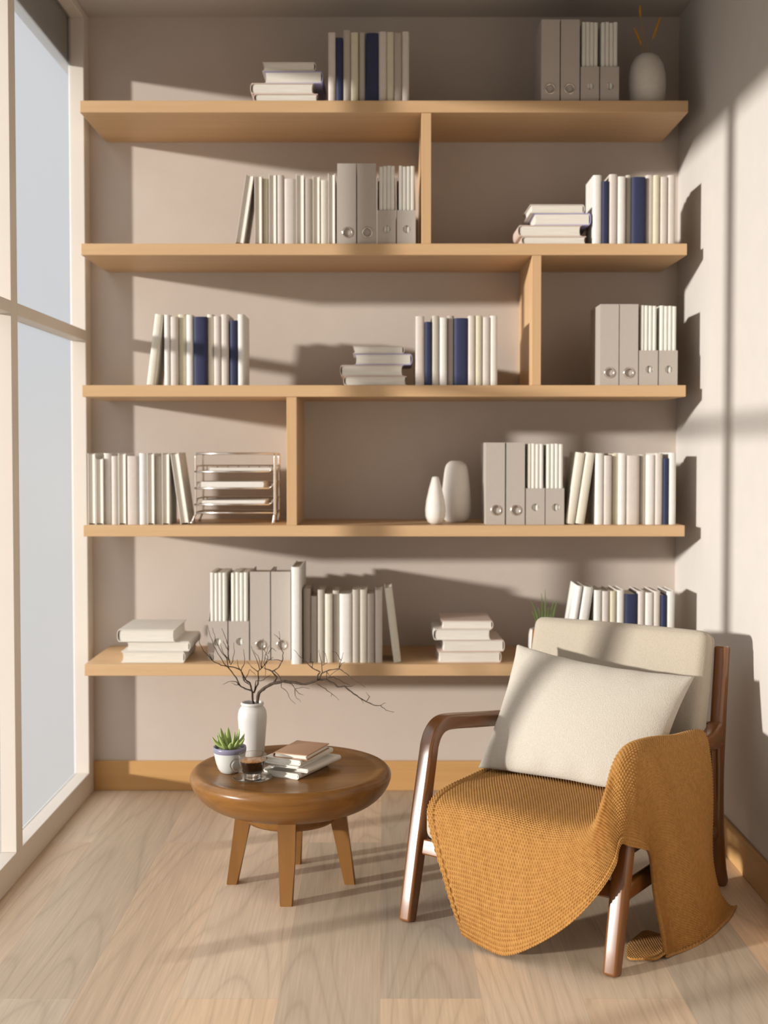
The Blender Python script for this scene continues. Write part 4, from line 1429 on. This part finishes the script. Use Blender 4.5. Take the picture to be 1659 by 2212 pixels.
def blanket_mesh(sheets, th=0.0045, pitch=0.0076):
    allv, allf = [], []
    off = 0
    for C, na, nb, flip, hem in sheets:
        S, la, lb = knit_sheet(C, na, nb, 0, 0, pitch)
        nn = sheet_normals(S) * (-1 if flip else 1)
        A = np.linspace(0, la, na)[:, None]
        Bq = np.linspace(0, lb, nb)[None, :]
        row = np.floor(Bq / (pitch * 0.82))
        ph = (row % 2) * 0.5
        bob = np.abs(np.sin(np.pi * (A / pitch + ph))) ** 0.8 * np.abs(np.sin(np.pi * Bq / (pitch * 0.82))) ** 0.8
        # folded hem along the free edges
        ed = np.minimum(np.minimum(A, 1e3), lb - Bq) if hem else np.full((na, nb), 1e3)
        seam = -0.003 * np.exp(-((ed - 0.018) / 0.0022) ** 2) + 0.0022 * (ed < 0.018)
        # soft drape ripples
        rip = 0.0022 * np.sin(A * 23 + Bq * 9) * np.sin(Bq * 17 + 1.0)
        top = S + nn * ((0.0042 if hem else 0.0022) * bob + seam + rip)[..., None]
        bot = S - nn * (th - rip[..., None])
        idx = np.arange(na * nb).reshape(na, nb)
        q = np.stack([idx[:-1, :-1], idx[1:, :-1], idx[1:, 1:], idx[:-1, 1:]], -1).reshape(-1, 4)
        n0 = na * nb
        f_top, f_bot = q + off, q[:, ::-1] + off + n0
        rim = np.concatenate([idx[0, :], idx[1:, -1], idx[-1, -2::-1], idx[-2:0:-1, 0]])
        r2 = np.roll(rim, -1)
        f_rim = np.stack([rim, r2, r2 + n0, rim + n0], -1) + off
        allv += [top.reshape(-1, 3), bot.reshape(-1, 3)]
        allf += [f_top, f_bot, f_rim]
        off += 2 * n0
    V = np.concatenate(allv)
    Fq = np.concatenate(allf)
    V[:, 2] = np.maximum(V[:, 2], 0.0008)
    me = bpy.data.meshes.new('throw_blanket')
    me.vertices.add(len(V))
    me.vertices.foreach_set('co', V.astype(np.float32).ravel())
    me.loops.add(len(Fq) * 4)
    me.loops.foreach_set('vertex_index', Fq.astype(np.int32).ravel())
    me.polygons.add(len(Fq))
    me.polygons.foreach_set('loop_start', (np.arange(len(Fq)) * 4).astype(np.int32))
    me.polygons.foreach_set('use_smooth', np.ones(len(Fq), bool))
    me.update(calc_edges=True)
    me.validate()
    me.materials.append(M['blanket'])
    return me


LOBE = [
    [(.655, .150, .020), (.654, .172, .018), (.654, .20, .016), (.655, .235, .014), (.655, .27, .012)],
    [(.640, .132, .008), (.635, .165, .010), (.632, .20, .010), (.628, .24, .010), (.62, .275, .009)],
    [(.615, .112, .008), (.605, .155, .009), (.600, .20, .009), (.595, .245, .009), (.588, .285, .008)],
    [(.592, .100, .007), (.575, .150, .008), (.566, .20, .008), (.562, .25, .008), (.556, .287, .007)],
    [(.578, .108, .006), (.558, .150, .006), (.545, .20, .006), (.545, .24, .006), (.546, .275, .006)],
]
me = blanket_mesh([(CTRL, 900, 420, True, True), (LOBE, 90, 110, True, False)])
o = bpy.data.objects.new('throw_blanket', me)
COL.objects.link(o)
o.matrix_world = CM
tag(o, 'ochre woven throw blanket draped over the armchair seat and right arm', 'blanket')

# ------------------------------------------------------------------ light
az, el = math.radians(26.8), math.radians(7.8)
sd = bpy.data.lights.new('sun', 'SUN')
sd.energy = 6.2
sd.angle = math.radians(2.2)
sd.color = (1.0, 0.97, 0.92)
so = bpy.data.objects.new('sun', sd)
COL.objects.link(so)
so.location = (-6, -1, 3)
dv = Vector((math.cos(az) * math.cos(el), math.sin(az) * math.cos(el), -math.sin(el)))
so.rotation_euler = dv.to_track_quat('-Z', 'Y').to_euler()

w = bpy.data.worlds.new('sky')
SC.world = w
w.use_nodes = True
nt = w.node_tree
bg = nt.nodes['Background']
tc = N(nt, 'ShaderNodeTexCoord')
sx = N(nt, 'ShaderNodeSeparateXYZ')
L(nt, tc.outputs['Generated'], sx.inputs[0])
mr = N(nt, 'ShaderNodeMapRange')
mr.inputs['From Min'].default_value = -1
mr.inputs['From Max'].default_value = 1
L(nt, sx.outputs['Z'], mr.inputs['Value'])
cr = ramp(nt, mr.outputs[0], [(0.0, (0.10, 0.09, 0.08, 1)), (0.36, (0.24, 0.22, 0.20, 1)), (0.49, (0.26, 0.25, 0.24, 1)), (0.54, (0.23, 0.24, 0.255, 1)), (0.66, (0.25, 0.265, 0.285, 1)), (0.76, (1.2, 1.22, 1.26, 1)), (1.0, (1.7, 1.7, 1.7, 1))])
L(nt, cr, bg.inputs['Color'])
bg.inputs['Strength'].default_value = 1.4

pd = bpy.data.lights.new('window_portal', 'AREA')
pd.shape = 'RECTANGLE'
pd.size = 6.0
pd.size_y = 2.55
pd.cycles.is_portal = True
po = bpy.data.objects.new('window_portal', pd)
COL.objects.link(po)
po.location = (-1.19, 1.36, 1.36)
po.rotation_euler = (math.pi / 2, 0, -math.pi / 2)

SC.view_settings.view_transform = 'Standard'
SC.view_settings.look = 'None'
SC.view_settings.exposure = 0.04
SC.view_settings.gamma = 1.0
SC.view_settings.use_curve_mapping = False
SC.cycles.use_denoising = True
SC.cycles.max_bounces = 10
SC.cycles.diffuse_bounces = 3
SC.cycles.transparent_max_bounces = 16
SC.cycles.sample_clamp_indirect = 6
